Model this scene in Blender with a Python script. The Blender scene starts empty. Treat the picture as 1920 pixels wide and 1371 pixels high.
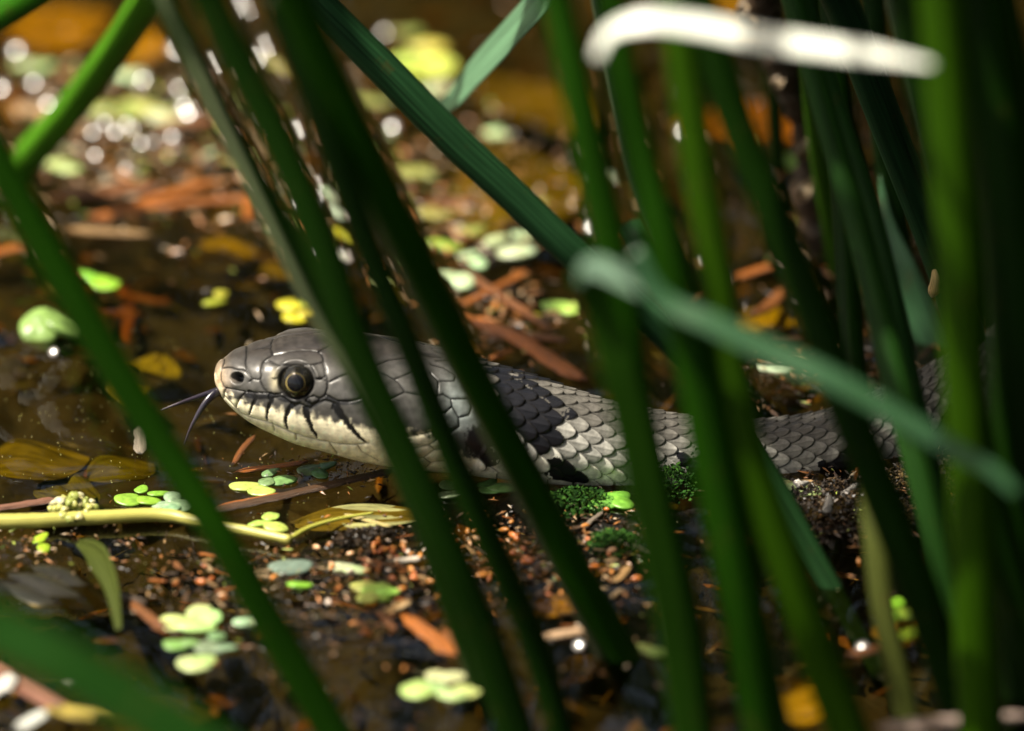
import bpy, math, random
import numpy as np
from mathutils import Vector

# ------------------------------------------------------------------ camera, sky, sun, exposure
scene = bpy.context.scene
col = scene.collection
MM = 0.001
PITCH = math.radians(24.0)
SP, CP = math.sin(PITCH), math.cos(PITCH)
DIST = 1200.0                     # mm from lens to the snake's head
PPM = 16.0                        # photograph pixels per mm at that distance
FWD = np.array([0, CP, -SP]); UP = np.array([0, SP, CP]); RIGHT = np.array([1.0, 0, 0])
TGT = UP * 12.5                   # the point the lens looks at (mm)
CAM = TGT - FWD * DIST

cam_d = bpy.data.cameras.new('camera')
cam_d.sensor_width = 36.0
cam_d.lens = 36.0 * DIST / (1920 / PPM)
cam_d.clip_start = 0.05
cam_d.clip_end = 500.0
cam_d.dof.use_dof = True
cam_d.dof.focus_distance = (DIST - 2.0) * MM
cam_d.dof.aperture_fstop = cam_d.lens / 31.0
cam_d.dof.aperture_blades = 0
cam = bpy.data.objects.new('camera', cam_d)
col.objects.link(cam)
cam.location = Vector(CAM * MM)
cam.rotation_euler = Vector(FWD).to_track_quat('-Z', 'Y').to_euler()
scene.camera = cam

SUN = Vector((-0.46, -0.12, 0.88)).normalized()      # direction towards the sun
world = bpy.data.worlds.new('World'); scene.world = world
world.use_nodes = True
wn = world.node_tree
sky = wn.nodes.new('ShaderNodeTexSky'); sky.sky_type = 'NISHITA'; sky.sun_disc = False
sky.sun_elevation = math.asin(SUN.z)
sky.sun_rotation = math.atan2(SUN.x, SUN.y)
sky.dust_density = 4.0; sky.air_density = 0.8; sky.ozone_density = 0.6
wn.nodes['Background'].inputs['Strength'].default_value = 0.115
wb = wn.nodes.new('ShaderNodeMix'); wb.data_type = 'RGBA'; wb.blend_type = 'MULTIPLY'; wb.inputs['Factor'].default_value = 1.0
wb.inputs['B'].default_value = (1.0, 0.93, 0.76, 1)                  # one even daylight white balance for the whole sky
wn.links.new(sky.outputs[0], wb.inputs['A'])
wn.links.new(wb.outputs['Result'], wn.nodes['Background'].inputs['Color'])
sun_d = bpy.data.lights.new('sun', 'SUN'); sun_d.energy = 5.0; sun_d.angle = math.radians(0.53)
sun_d.color = (1.0, 0.93, 0.80)
sun = bpy.data.objects.new('sun', sun_d); col.objects.link(sun)
sun.rotation_euler = SUN.to_track_quat('Z', 'Y').to_euler()
sun.location = (0, 0, 2)

scene.view_settings.view_transform = 'Standard'
scene.view_settings.look = 'None'
scene.view_settings.exposure = 1.35
scene.view_settings.gamma = 1.0
scene.render.engine = 'CYCLES'
scene.cycles.use_denoising = True
scene.cycles.max_bounces = 8
scene.cycles.transparent_max_bounces = 12
scene.cycles.caustics_reflective = False
scene.cycles.caustics_refractive = False
scene.cycles.sample_clamp_indirect = 4.0

rng = np.random.default_rng(11)
random.seed(5)

# ------------------------------------------------------------------ helpers
def at(px, py, Y):
    """point (mm) seen at a photograph pixel, standing at depth Y (mm, away from the lens)"""
    d = FWD + RIGHT * ((px - 960) / PPM / DIST) + UP * (-(py - 685.5) / PPM / DIST)
    return CAM + d * ((Y - CAM[1]) / d[1])

def on(px, py, z=0.0):
    """point (mm) seen at a photograph pixel, lying at height z over the water"""
    d = FWD + RIGHT * ((px - 960) / PPM / DIST) + UP * (-(py - 685.5) / PPM / DIST)
    return CAM + d * ((z - CAM[2]) / d[2])

def catmull(P, n):
    P = np.asarray(P, float)
    seg = np.r_[0, np.cumsum(np.linalg.norm(np.diff(P, axis=0), axis=1))]
    t = np.linspace(0, seg[-1], n)
    m = np.gradient(P, seg, axis=0) if len(P) > 2 else np.repeat([(P[1] - P[0]) / seg[-1]], 2, 0)
    i = np.clip(np.searchsorted(seg, t, side='right') - 1, 0, len(P) - 2)
    h = (seg[i + 1] - seg[i])[:, None]; u = ((t - seg[i])[:, None]) / h
    return ((2*u**3 - 3*u**2 + 1) * P[i] + (u**3 - 2*u**2 + u) * h * m[i]
            + (-2*u**3 + 3*u**2) * P[i + 1] + (u**3 - u**2) * h * m[i + 1])

def mesh_data(name, V, F, smooth=True, st=None, colr=None):
    me = bpy.data.meshes.new(name)
    me.from_pydata((np.asarray(V) * MM).tolist(), [], F if isinstance(F, list) else F.tolist())
    if smooth:
        me.polygons.foreach_set('use_smooth', np.ones(len(me.polygons), bool))
    if st is not None:
        a = me.attributes.new('st', 'FLOAT_VECTOR', 'POINT'); a.data.foreach_set('vector', np.asarray(st, np.float32).ravel())
    if colr is not None:
        a = me.attributes.new('tint', 'FLOAT_COLOR', 'POINT')
        c = np.ones((len(V), 4), np.float32); c[:, :3] = colr
        a.data.foreach_set('color', c.ravel())
    me.update()
    return me

def obj(name, me, mat, parent=None, color=None):
    o = bpy.data.objects.new(name, me); col.objects.link(o)
    if mat is not None and len(me.materials) == 0: me.materials.append(mat)
    if parent is not None: o.parent = parent
    if color is not None: o.color = (*color, 1)
    return o

def tag(o, label=None, cat=None, group=None, kind=None):
    if label: o['label'] = label
    if cat: o['category'] = cat
    if group: o['group'] = group
    if kind: o['kind'] = kind
    return o

def empty(name, loc_mm):
    o = bpy.data.objects.new(name, None); col.objects.link(o)
    o.location = Vector(np.asarray(loc_mm, float) * MM); o.empty_display_size = 0.002
    return o

def frames(P, lying=False):
    T = np.gradient(P, axis=0); T /= np.linalg.norm(T, axis=1)[:, None]
    ref = np.array([0, 0, 1.0]) if lying else np.array([0, 1.0, 0]) if abs(T[0][1]) < 0.9 else np.array([1.0, 0, 0])
    A = np.cross(T, ref); A /= np.linalg.norm(A, axis=1)[:, None]
    B = np.cross(A, T)
    return T, A, B

def tube(P, R, sides=20, flat=1.0, ridge=0.0, nridge=9, phase=0.0, jitter=0.0, seed=0, cap=True, twist=0.0, lying=False):
    """tapered stem along P; R radius array; returns V, F, st"""
    r = np.random.default_rng(seed)
    n = len(P); T, A, B = frames(P, lying)
    th = np.linspace(0, 2*np.pi, sides, endpoint=False)
    prof = 1 + ridge * np.cos(nridge * th + phase)
    V = []; S = []
    L = np.r_[0, np.cumsum(np.linalg.norm(np.diff(P, axis=0), axis=1))]
    for i in range(n):
        rr = R[i] * prof * (1 + jitter * r.standard_normal(sides))
        a = th + twist * L[i]
        V.append(P[i] + np.outer(rr*np.cos(a), A[i]) + np.outer(rr*np.sin(a)*flat, B[i]))
        S.append(np.c_[np.cos(th), np.sin(th), np.full(sides, L[i])])
    V = np.concatenate(V); S = np.concatenate(S)
    i = np.arange(n - 1)[:, None] * sides; j = np.arange(sides)[None]; k = (j + 1) % sides
    F = np.stack([i + j, i + k, i + sides + k, i + sides + j], -1).reshape(-1, 4).tolist()
    if cap:
        F.append(list(range(sides))[::-1]); F.append([(n - 1)*sides + q for q in range(sides)])
    return V, F, S

def blade(P, W, N, thick=0.35, fold=0.15, m=7):
    """long leaf along P; W half-widths, N surface normal hints; V-folded, with real thickness"""
    n = len(P); T = np.gradient(P, axis=0); T /= np.linalg.norm(T, axis=1)[:, None]
    N = np.broadcast_to(np.asarray(N, float), P.shape)
    S_ = np.cross(T, N); S_ /= np.linalg.norm(S_, axis=1)[:, None]
    Nn = np.cross(S_, T)
    u = np.linspace(-1, 1, m); V = []; st = []
    L = np.r_[0, np.cumsum(np.linalg.norm(np.diff(P, axis=0), axis=1))]
    for side in (1, -1):
        for i in range(n):
            t = thick * (1 - 0.75*u**2) * min(1, W[i] / 1.0)
            V.append(P[i] + np.outer(u*W[i], S_[i]) + np.outer(fold*W[i]*np.abs(u)**1.3 + side*t*0.5, Nn[i]))
            st.append(np.c_[u, u*0, np.full(m, L[i])])
    V = np.concatenate(V); st = np.concatenate(st); off = n*m; F = []
    for i in range(n - 1):
        for j in range(m - 1):
            a = i*m + j; F.append([a, a + 1, a + m + 1, a + m])
            F.append([off + a, off + a + m, off + a + m + 1, off + a + 1])
        a = i*m; F.append([a, a + m, off + a + m, off + a])
        a = i*m + m - 1; F.append([a, off + a, off + a + m, a + m])
    F.append([j for j in range(m)][::-1] + [off + j for j in range(m)])
    b = (n - 1)*m
    F.append([b + j for j in range(m)] + [off + b + j for j in range(m)][::-1])
    return V, F, st

def fbm(x, y, seed=0, octaves=5, scale=1.0):
    """cheap smooth noise out of summed sines"""
    r = np.random.default_rng(seed); out = 0; a = 1.0; f = scale
    for _ in range(octaves):
        s = 0
        for _k in range(5):
            t = r.uniform(0, 2*np.pi); p = r.uniform(0, 2*np.pi); q = f * r.uniform(0.6, 1.5)
            s = s + np.sin((x*np.cos(t) + y*np.sin(t))*q + p)
        out = out + a*s/2.2; a *= 0.55; f *= 2.03
    return out

# ------------------------------------------------------------------ materials
def new_mat(name):
    m = bpy.data.materials.new(name); m.use_nodes = True
    nt = m.node_tree; b = nt.nodes['Principled BSDF']
    return m, nt, b, nt.nodes['Material Output']

def node(nt, t, **kw):
    n = nt.nodes.new(t)
    for k, v in kw.items():
        if k in n.inputs: n.inputs[k].default_value = v
        else: setattr(n, k, v)
    return n

def streaks(nt, around, along, detail=4.0):
    a = node(nt, 'ShaderNodeAttribute', attribute_name='st')
    mp = node(nt, 'ShaderNodeMapping'); mp.inputs['Scale'].default_value = (around, around, along)
    oi = node(nt, 'ShaderNodeObjectInfo')
    ad = node(nt, 'ShaderNodeVectorMath', operation='ADD')
    sc = node(nt, 'ShaderNodeMath', operation='MULTIPLY'); sc.inputs[1].default_value = 37.0
    nt.links.new(oi.outputs['Random'], sc.inputs[0])
    nt.links.new(a.outputs['Vector'], mp.inputs['Vector'])
    nt.links.new(mp.outputs[0], ad.inputs[0]); nt.links.new(sc.outputs[0], ad.inputs[1])
    n = node(nt, 'ShaderNodeTexNoise', Scale=1.0, Detail=detail, Roughness=0.6)
    nt.links.new(ad.outputs[0], n.inputs['Vector'])
    return n, oi

def ramp(nt, src, stops):
    r = node(nt, 'ShaderNodeValToRGB'); e = r.color_ramp.elements
    while len(e) < len(stops): e.new(0.5)
    for k, (p, c) in enumerate(stops):
        e[k].position = p; e[k].color = (*c, 1) if len(c) == 3 else c
    nt.links.new(src, r.inputs[0]); return r

def mul(nt, a, b, fac=1.0):
    m = node(nt, 'ShaderNodeMix', data_type='RGBA', blend_type='MULTIPLY'); m.inputs['Factor'].default_value = fac
    nt.links.new(a, m.inputs['A']); nt.links.new(b, m.inputs['B']); return m.outputs['Result']

def mixc(nt, fac, a, b):
    m = node(nt, 'ShaderNodeMix', data_type='RGBA')
    nt.links.new(fac, m.inputs['Factor'])
    for s, k in ((a, 'A'), (b, 'B')):
        if isinstance(s, tuple): m.inputs[k].default_value = (*s, 1)
        else: nt.links.new(s, m.inputs[k])
    return m.outputs['Result']

def add_translucent(nt, b, out, colour, amount):
    tr = node(nt, 'ShaderNodeBsdfTranslucent'); nt.links.new(colour, tr.inputs['Color'])
    mx = node(nt, 'ShaderNodeMixShader'); mx.inputs[0].default_value = amount
    nt.links.new(b.outputs[0], mx.inputs[1]); nt.links.new(tr.outputs[0], mx.inputs[2])
    nt.links.new(mx.outputs[0], out.inputs['Surface'])

def bump(nt, b, src, strength, dist):
    bp = node(nt, 'ShaderNodeBump', Strength=strength, Distance=dist*MM)
    nt.links.new(src, bp.inputs['Height']); nt.links.new(bp.outputs[0], b.inputs['Normal']); return bp

def plant_mat(name, around=3.0, along=0.05, rough=0.38, trans=0.2, lo=0.55, hi=1.35, spots=0.25, bmp=0.25, bdist=0.25, spec=0.5, sscale=260.0, scol=(0.10, 0.06, 0.02)):
    m, nt, b, out = new_mat(name)
    n, oi = streaks(nt, around, along)
    r = ramp(nt, n.outputs['Fac'], [(0.3, (lo,)*3), (0.7, (hi,)*3)])
    c = mul(nt, oi.outputs['Color'], r.outputs[0])
    tc = node(nt, 'ShaderNodeTexCoord')
    n2 = node(nt, 'ShaderNodeTexNoise', Scale=sscale, Detail=5.0, Roughness=0.65)
    va = node(nt, 'ShaderNodeVectorMath', operation='ADD'); nt.links.new(tc.outputs['Object'], va.inputs[0]); nt.links.new(oi.outputs['Random'], va.inputs[1])
    nt.links.new(va.outputs[0], n2.inputs['Vector'])
    r2 = ramp(nt, n2.outputs['Fac'], [(0.62, (0, 0, 0)), (0.72, (spots,)*3)])
    c = mixc(nt, r2.outputs[0], c, scol)
    nt.links.new(c, b.inputs['Base Color'])
    b.inputs['Roughness'].default_value = rough
    b.inputs['Specular IOR Level'].default_value = spec
    bump(nt, b, n.outputs['Fac'], bmp, bdist)
    if trans > 0: add_translucent(nt, b, out, c, trans)
    return m

M_REED = plant_mat('rush_stem_green', trans=0.14, around=5.0, along=0.05, lo=0.4, hi=1.5, spots=0.4, sscale=330.0, scol=(0.05, 0.04, 0.01), rough=0.45, spec=0.06)
M_LEAFBLADE = plant_mat('sedge_leaf_green', around=6.0, along=0.03, trans=0.20, rough=0.3, spec=0.35)
M_DEAD = plant_mat('dead_reed_fibre', around=7.0, along=0.12, rough=0.42, trans=0.08, lo=0.3, hi=1.5, spots=0.85, bmp=0.8, bdist=0.4, sscale=420.0, scol=(0.045, 0.028, 0.012))
M_DUCK = plant_mat('duckweed_frond', around=2.2, along=0.4, rough=0.34, trans=0.35, lo=0.62, hi=1.25, spots=0.6, bmp=0.2, bdist=0.12, sscale=2.2, scol=(0.22, 0.20, 0.06))
M_SUNK = plant_mat('sunken_leaf', around=3.0, along=0.25, rough=0.7, trans=0.15, lo=0.2, hi=1.1, spots=0.9, spec=0.1, bmp=0.4, bdist=0.4)

def tint_mat(name, rough, spec=0.5, noise=700.0, lo=0.75, hi=1.2, bs=0.2, bd=0.06, trans=0.0):
    m, nt, b, out = new_mat(name)
    a = node(nt, 'ShaderNodeAttribute', attribute_name='tint')
    tc = node(nt, 'ShaderNodeTexCoord')
    n = node(nt, 'ShaderNodeTexNoise', Scale=noise, Detail=6.0, Roughness=0.65)
    nt.links.new(tc.outputs['Object'], n.inputs['Vector'])
    r = ramp(nt, n.outputs['Fac'], [(0.3, (lo,)*3), (0.7, (hi,)*3)])
    c = mul(nt, a.outputs['Color'], r.outputs[0])
    nt.links.new(c, b.inputs['Base Color'])
    b.inputs['Roughness'].default_value = rough; b.inputs['Specular IOR Level'].default_value = spec
    bump(nt, b, n.outputs['Fac'], bs, bd)
    if trans: add_translucent(nt, b, out, c, trans)
    return m
M_SKIN = tint_mat('snake_skin', 0.33, 0.30, noise=1300.0, lo=0.68, hi=1.25, bs=0.4, bd=0.06)
M_DEBRIS = tint_mat('wet_plant_crumbs', 0.4, 0.35, noise=600.0, lo=0.6, hi=1.3, bs=0.3, bd=0.15)
M_MOSS = tint_mat('soft_moss', 0.8, 0.08, noise=900.0, lo=0.5, hi=1.3, bs=0.3, bd=0.1)
M_EYE = tint_mat('snake_eye', 0.03, 0.3, noise=2500.0, lo=0.8, hi=1.2, bs=0.0, bd=0.01)
M_TONGUE = tint_mat('snake_tongue', 0.22, 0.6, noise=900.0)

def seed_mat():
    m, nt, b, out = new_mat('rush_seed_coat')
    oi = node(nt, 'ShaderNodeObjectInfo')
    tc = node(nt, 'ShaderNodeTexCoord')
    n = node(nt, 'ShaderNodeTexNoise', Scale=1200.0, Detail=4.0)
    nt.links.new(tc.outputs['Object'], n.inputs['Vector'])
    r = ramp(nt, n.outputs['Fac'], [(0.3, (0.6,)*3), (0.7, (1.3,)*3)])
    nt.links.new(mul(nt, oi.outputs['Color'], r.outputs[0]), b.inputs['Base Color'])
    b.inputs['Roughness'].default_value = 0.3
    return m
M_SEED = seed_mat()

def fleck_mat():
    m, nt, b, out = new_mat('wet_film')
    b.inputs['Base Color'].default_value = (0.12, 0.11, 0.10, 1)
    b.inputs['Roughness'].default_value = 0.2
    b.inputs['Specular IOR Level'].default_value = 0.6
    tc = node(nt, 'ShaderNodeTexCoord')
    n = node(nt, 'ShaderNodeTexNoise', Scale=2500.0, Detail=3.0)
    nt.links.new(tc.outputs['Object'], n.inputs['Vector'])
    return m
M_FLECK = fleck_mat()

def mud_mat():
    m, nt, b, out = new_mat('pond_mud')
    tc = node(nt, 'ShaderNodeTexCoord')
    n = node(nt, 'ShaderNodeTexNoise', Scale=45.0, Detail=8.0, Roughness=0.65)
    n2 = node(nt, 'ShaderNodeTexNoise', Scale=420.0, Detail=6.0, Roughness=0.7)
    nt.links.new(tc.outputs['Object'], n.inputs['Vector']); nt.links.new(tc.outputs['Object'], n2.inputs['Vector'])
    r = ramp(nt, n.outputs['Fac'], [(0.32, (0.0015, 0.001, 0.0005)), (0.52, (0.0055, 0.0036, 0.0012)), (0.76, (0.014, 0.0095, 0.0025))])
    r2 = ramp(nt, n2.outputs['Fac'], [(0.3, (0.5,)*3), (0.72, (1.6,)*3)])
    nt.links.new(mul(nt, r.outputs[0], r2.outputs[0]), b.inputs['Base Color'])
    b.inputs['Roughness'].default_value = 0.7
    bump(nt, b, n2.outputs['Fac'], 0.7, 1.2)
    return m
M_MUD = mud_mat()

def water_mat():
    m, nt, b, out = new_mat('pond_water')
    nt.nodes.remove(b)
    tc = node(nt, 'ShaderNodeTexCoord')
    n = node(nt, 'ShaderNodeTexNoise', Scale=38.0, Detail=3.0, Roughness=0.45, Distortion=0.6)
    n2 = node(nt, 'ShaderNodeTexNoise', Scale=330.0, Detail=3.0, Roughness=0.5)
    nt.links.new(tc.outputs['Object'], n.inputs['Vector']); nt.links.new(tc.outputs['Object'], n2.inputs['Vector'])
    b1 = node(nt, 'ShaderNodeBump', Strength=0.6, Distance=2.4*MM); nt.links.new(n.outputs['Fac'], b1.inputs['Height'])
    b2 = node(nt, 'ShaderNodeBump', Strength=0.14, Distance=0.3*MM); nt.links.new(n2.outputs['Fac'], b2.inputs['Height'])
    nt.links.new(b1.outputs[0], b2.inputs['Normal'])
    fr = node(nt, 'ShaderNodeFresnel', IOR=1.33); nt.links.new(b2.outputs[0], fr.inputs['Normal'])
    tr = node(nt, 'ShaderNodeBsdfTransparent'); tr.inputs['Color'].default_value = (0.60, 0.49, 0.22, 1)
    gl = node(nt, 'ShaderNodeBsdfGlossy', Roughness=0.03); nt.links.new(b2.outputs[0], gl.inputs['Normal'])
    mx = node(nt, 'ShaderNodeMixShader')
    nt.links.new(fr.outputs[0], mx.inputs[0]); nt.links.new(tr.outputs[0], mx.inputs[1]); nt.links.new(gl.outputs[0], mx.inputs[2])
    nt.links.new(mx.outputs[0], out.inputs['Surface'])
    return m
M_WATER = water_mat()

# ------------------------------------------------------------------ setting: pond bed, water, thicket behind
def bed_height(X, Y):
    """mud level (mm); a mat of litter lies just under the surface below and in front of the snake"""
    h = -11 + 2.6*fbm(X, Y, 3, 4, 0.05) + 0.7*fbm(X, Y, 4, 3, 0.5)
    def hump(cx, cy, rx, ry, top):
        g = np.exp(-(((X - cx)/rx)**2 + ((Y - cy)/ry)**2)**1.5)
        return g, top
    for cx, cy, rx, ry, top in ((6, -25, 24, 10, -2.2), (56, 30, 26, 26, -1.5), (42, -30, 26, 26, -26.0), (-38, 62, 30, 16, -4.0), (-40, -32, 22, 9, -4.0), (44, 80, 30, 20, -18.0)):
        g, t = hump(cx, cy, rx, ry, top)
        h = h*(1 - g) + g*(t + 0.35*fbm(X, Y, 9, 4, 0.7))
    return h

def make_bed():
    xs = np.arange(-110, 141, 0.8); ys = np.arange(-150, 261, 0.8)
    X, Y = np.meshgrid(xs, ys)
    Z = bed_height(X, Y)
    edge = np.minimum(np.minimum(X + 110, 140 - X), np.minimum(Y + 150, 260 - Y))
    Z = np.where(edge < 12, Z*np.clip(edge/12, 0, 1) - 12*(1 - np.clip(edge/12, 0, 1)), Z)
    V = np.c_[X.ravel(), Y.ravel(), Z.ravel()]
    w = len(xs); i = np.arange(len(ys) - 1)[:, None]*w; j = np.arange(w - 1)[None]
    F = np.stack([i + j, i + j + 1, i + w + j + 1, i + w + j], -1).reshape(-1, 4)
    tag(obj('pond_bed', mesh_data('pond_bed', V, F), M_MUD), 'brown silty pond bed under the shallow water', kind='structure')
    B = 60000.0
    V = [(-B, -B, -16), (B, -B, -16), (B, B, -16), (-B, B, -16)]
    tag(obj('ground', mesh_data('ground', V, [[0, 1, 2, 3]], smooth=False), M_MUD), 'dark mud ground under the whole pond', kind='structure')
make_bed()
tag(obj('water', mesh_data('water', [(-59000, -59000, 0), (59000, -59000, 0), (59000, 59000, 0), (-59000, 59000, 0)], [[0, 1, 2, 3]], smooth=False), M_WATER),
    'still shallow brown pond water', kind='structure')

def sunken_litter():
    """rotting leaf and stem scraps lying on the bed and hanging in the water"""
    r = np.random.default_rng(314); Vs = []; Fs = []; Cs = []
    pal = np.array([(0.05, 0.026, 0.008), (0.09, 0.042, 0.010), (0.13, 0.085, 0.016), (0.03, 0.018, 0.007), (0.16, 0.07, 0.012), (0.07, 0.07, 0.014), (0.015, 0.010, 0.005)])
    XY = np.c_[r.uniform(-85, 95, 3600), r.uniform(-105, 190, 3600)]; BH = bed_height(XY[:, 0], XY[:, 1])
    for (x, y), h0 in zip(XY, BH):
        if ((x + 42)/28)**2 + ((y - 18)/24)**2 < 1 and r.random() < 0.8: continue      # the open water stays clear
        z = max(h0 + r.uniform(0.1, 1.5), -10) + r.exponential(1.2)
        z = min(z, -0.6); l = r.uniform(0.8, 4.5)*r.uniform(0.4, 1); w = l*r.choice([0.08, 0.15, 0.3, 0.5]); a = r.uniform(0, 2*np.pi)
        d = np.array([np.cos(a), np.sin(a), r.normal(0, 0.2)]); s = np.array([-np.sin(a), np.cos(a), r.normal(0, 0.25)]); p = np.array([x, y, z]); u = np.array([0, 0, 0.12 + 0.1*w]); b = len(Vs)
        Vs += [p - d*l, p - d*l*0.3 + s*w*r.uniform(0.6, 1.1), p + d*l*0.4 + s*w*r.uniform(0.5, 1), p + d*l*r.uniform(0.8, 1.1), p + d*l*0.35 - s*w*r.uniform(0.5, 1), p - d*l*0.4 - s*w*r.uniform(0.6, 1.1), p + u, p - u]
        for q in range(6): Fs += [[b + q, b + (q + 1) % 6, b + 6], [b + (q + 1) % 6, b + q, b + 7]]
        Cs += [pal[r.integers(len(pal))]*r.uniform(0.4, 1.0)]*8
    o = obj('sunken_litter', mesh_data('sunken_litter', np.array(Vs), Fs, smooth=False, colr=np.array(Cs)), M_DEBRIS)
    tag(o, 'brown rotting scraps of leaf and stem sunk on the pond bed', kind='stuff')
sunken_litter()

def reed_thicket():
    """tall reeds on the far shore beyond the frame; the pond mirrors them"""
    r = np.random.default_rng(77); Vs = []; Fs = []; off = 0; st = []
    for k in range(2600):
        x = r.uniform(-1100, 1100); y = r.uniform(520, 1150); h = r.uniform(200, 520)*(0.7 + 0.75*(y - 520)/630)
        w = r.uniform(4, 13); a = r.uniform(-0.9, 0.9); lean = r.normal(0, 0.16); ly = r.normal(0, 0.12); n = 7
        t = np.linspace(0, 1, n); px = x + lean*h*t**1.6; py = y + ly*h*t**1.6; pz = -15 + h*t
        ww = w*(1 - t**2.2) + 0.2
        for sgn in (-1, 0, 1):
            Vs.append(np.c_[px + sgn*ww*np.cos(a), py + sgn*ww*np.sin(a) - abs(sgn)*ww*0.3, pz]); st.append(np.c_[np.full(n, sgn), t*0, t*h])
        for c in (0, 1):
            for i in range(n - 1):
                q = off + c*n + i; Fs.append([q, q + n, q + n + 1, q + 1])
        off += 3*n
    for k in range(1500):
        x = r.uniform(105, 420); y = r.uniform(-420, 420); h = r.uniform(220, 520)
        w = r.uniform(3, 8); a = r.uniform(-1.6, 1.6); lean = r.normal(0.05, 0.12); ly = r.normal(0, 0.12); n = 7
        t = np.linspace(0, 1, n); px = x + abs(lean)*h*t**1.6; py = y + ly*h*t**1.6; pz = -15 + h*t; ww = w*(1 - t**2.2) + 0.2
        for sgn in (-1, 0, 1):
            Vs.append(np.c_[px + sgn*ww*np.cos(a), py + sgn*ww*np.sin(a) - abs(sgn)*ww*0.3, pz]); st.append(np.c_[np.full(n, sgn), t*0, t*h])
        for c in (0, 1):
            for i in range(n - 1):
                q = off + c*n + i; Fs.append([q, q + n, q + n + 1, q + 1])
        off += 3*n
    o = obj('reed_thicket', mesh_data('reed_thicket', np.concatenate(Vs), Fs, st=np.concatenate(st)), M_LEAFBLADE, color=(0.03, 0.05, 0.010))
    tag(o, 'dense thicket of tall green reeds around the far shore and beside the clump', kind='stuff')
reed_thicket()

# ------------------------------------------------------------------ the snake
def z1(p): return [(x/6.854 + 390, y/6.854 + 600) for x, y in p]
def c1(p): return [(x/3 + 280, y/3 + 580) for x, y in p]
def c2(p): return [(x/4.284 + 600, y/4.284 + 600) for x, y in p]

TOP = [(404.5, 702), (406, 690), (409, 682), (416, 673), (424, 668), (441, 655), (463, 646.7), (485, 638), (514, 630), (536, 623), (565, 618.5), (606, 617),
       (640, 618), (675, 622), (717, 628), (745, 632), (791, 641), (833, 651), (875, 664), (913, 677), (960, 692), (1000, 704), (1040, 717), (1083, 732),
       (1150, 753), (1210, 765), (1300, 780), (1400, 787), (1450, 784), (1500, 778), (1563, 765), (1627, 742), (1710, 703), (1777, 671), (1840, 636), (1907, 597), (2000, 545), (2150, 470), (2400, 380), (2800, 290), (3400, 250), (4500, 300), (6400, 470)]
BOT = [(404.5, 702), (405, 712), (408, 723), (412, 731), (420.6, 747), (434, 762), (456, 781), (486, 800), (513, 813), (557, 832), (613, 847), (680, 865),
       (723, 873), (794, 882), (843, 886), (892, 892), (960, 899), (1033, 908), (1087, 914), (1150, 921), (1190, 926), (1300, 930), (1400, 932), (1500, 930),
       (1600, 922), (1700, 903), (1800, 868), (1900, 815), (2000, 762), (2150, 690), (2400, 605), (2800, 515), (3400, 460), (4500, 450), (6400, 480)]
YAX = [(404, 0), (900, 0), (1100, 0.3), (1300, 2), (1450, 4), (1600, 7), (1700, 11), (1800, 17), (1900, 25), (2000, 33), (2150, 44), (2400, 58), (2800, 72), (3400, 80), (4500, 76), (6400, 62)]
KW = [(404, 1.0), (440, 1.15), (520, 1.12), (600, 1.12), (700, 1.2), (790, 1.22), (870, 1.1), (960, 1.0), (6400, 1.0)]     # width : height
EXP = [(404, 2.3), (450, 2.9), (560, 3.1), (680, 2.8), (800, 2.5), (900, 2.2), (1000, 2.05), (6400, 2.0)]

def smooth_interp(tab, x, q=None):
    a = np.array(tab, float); xs = a[:, 0]; f = (lambda v: np.sqrt(np.maximum(v - 404.5, 0))) if q else (lambda v: v)
    X = f(xs); m = np.gradient(a[:, 1], X)
    t = f(x); i = np.clip(np.searchsorted(X, t, side='right') - 1, 0, len(X) - 2)
    h = X[i + 1] - X[i]; u = np.clip((t - X[i])/h, 0, 1)
    return (2*u**3 - 3*u**2 + 1)*a[i, 1] + (u**3 - 2*u**2 + u)*h*m[i] + (3*u**2 - 2*u**3)*a[i + 1, 1] + (u**3 - u**2)*h*m[i + 1]

def seg_dist(P, line):
    d = np.full(len(P), 1e9); tt = np.zeros(len(P)); n = len(line) - 1
    for k in range(n):
        a = np.array(line[k], float); b = np.array(line[k + 1], float); ab = b - a
        u = np.clip(((P - a) @ ab)/(ab @ ab), 0, 1)
        e = np.hypot(*(P - a - u[:, None]*ab).T)
        w = e < d; d[w] = e[w]; tt[w] = (k + u[w])/n
    return d, tt

def inpoly(P, poly):
    x, y = P.T; c = np.zeros(len(P), bool); n = len(poly)
    for k in range(n):
        x0, y0 = poly[k]; x1, y1 = poly[(k + 1) % n]
        w = ((y0 > y) != (y1 > y)) & (x < (x1 - x0)*(y - y0)/(y1 - y0 + 1e-9) + x0)
        c ^= w
    return c

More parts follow.
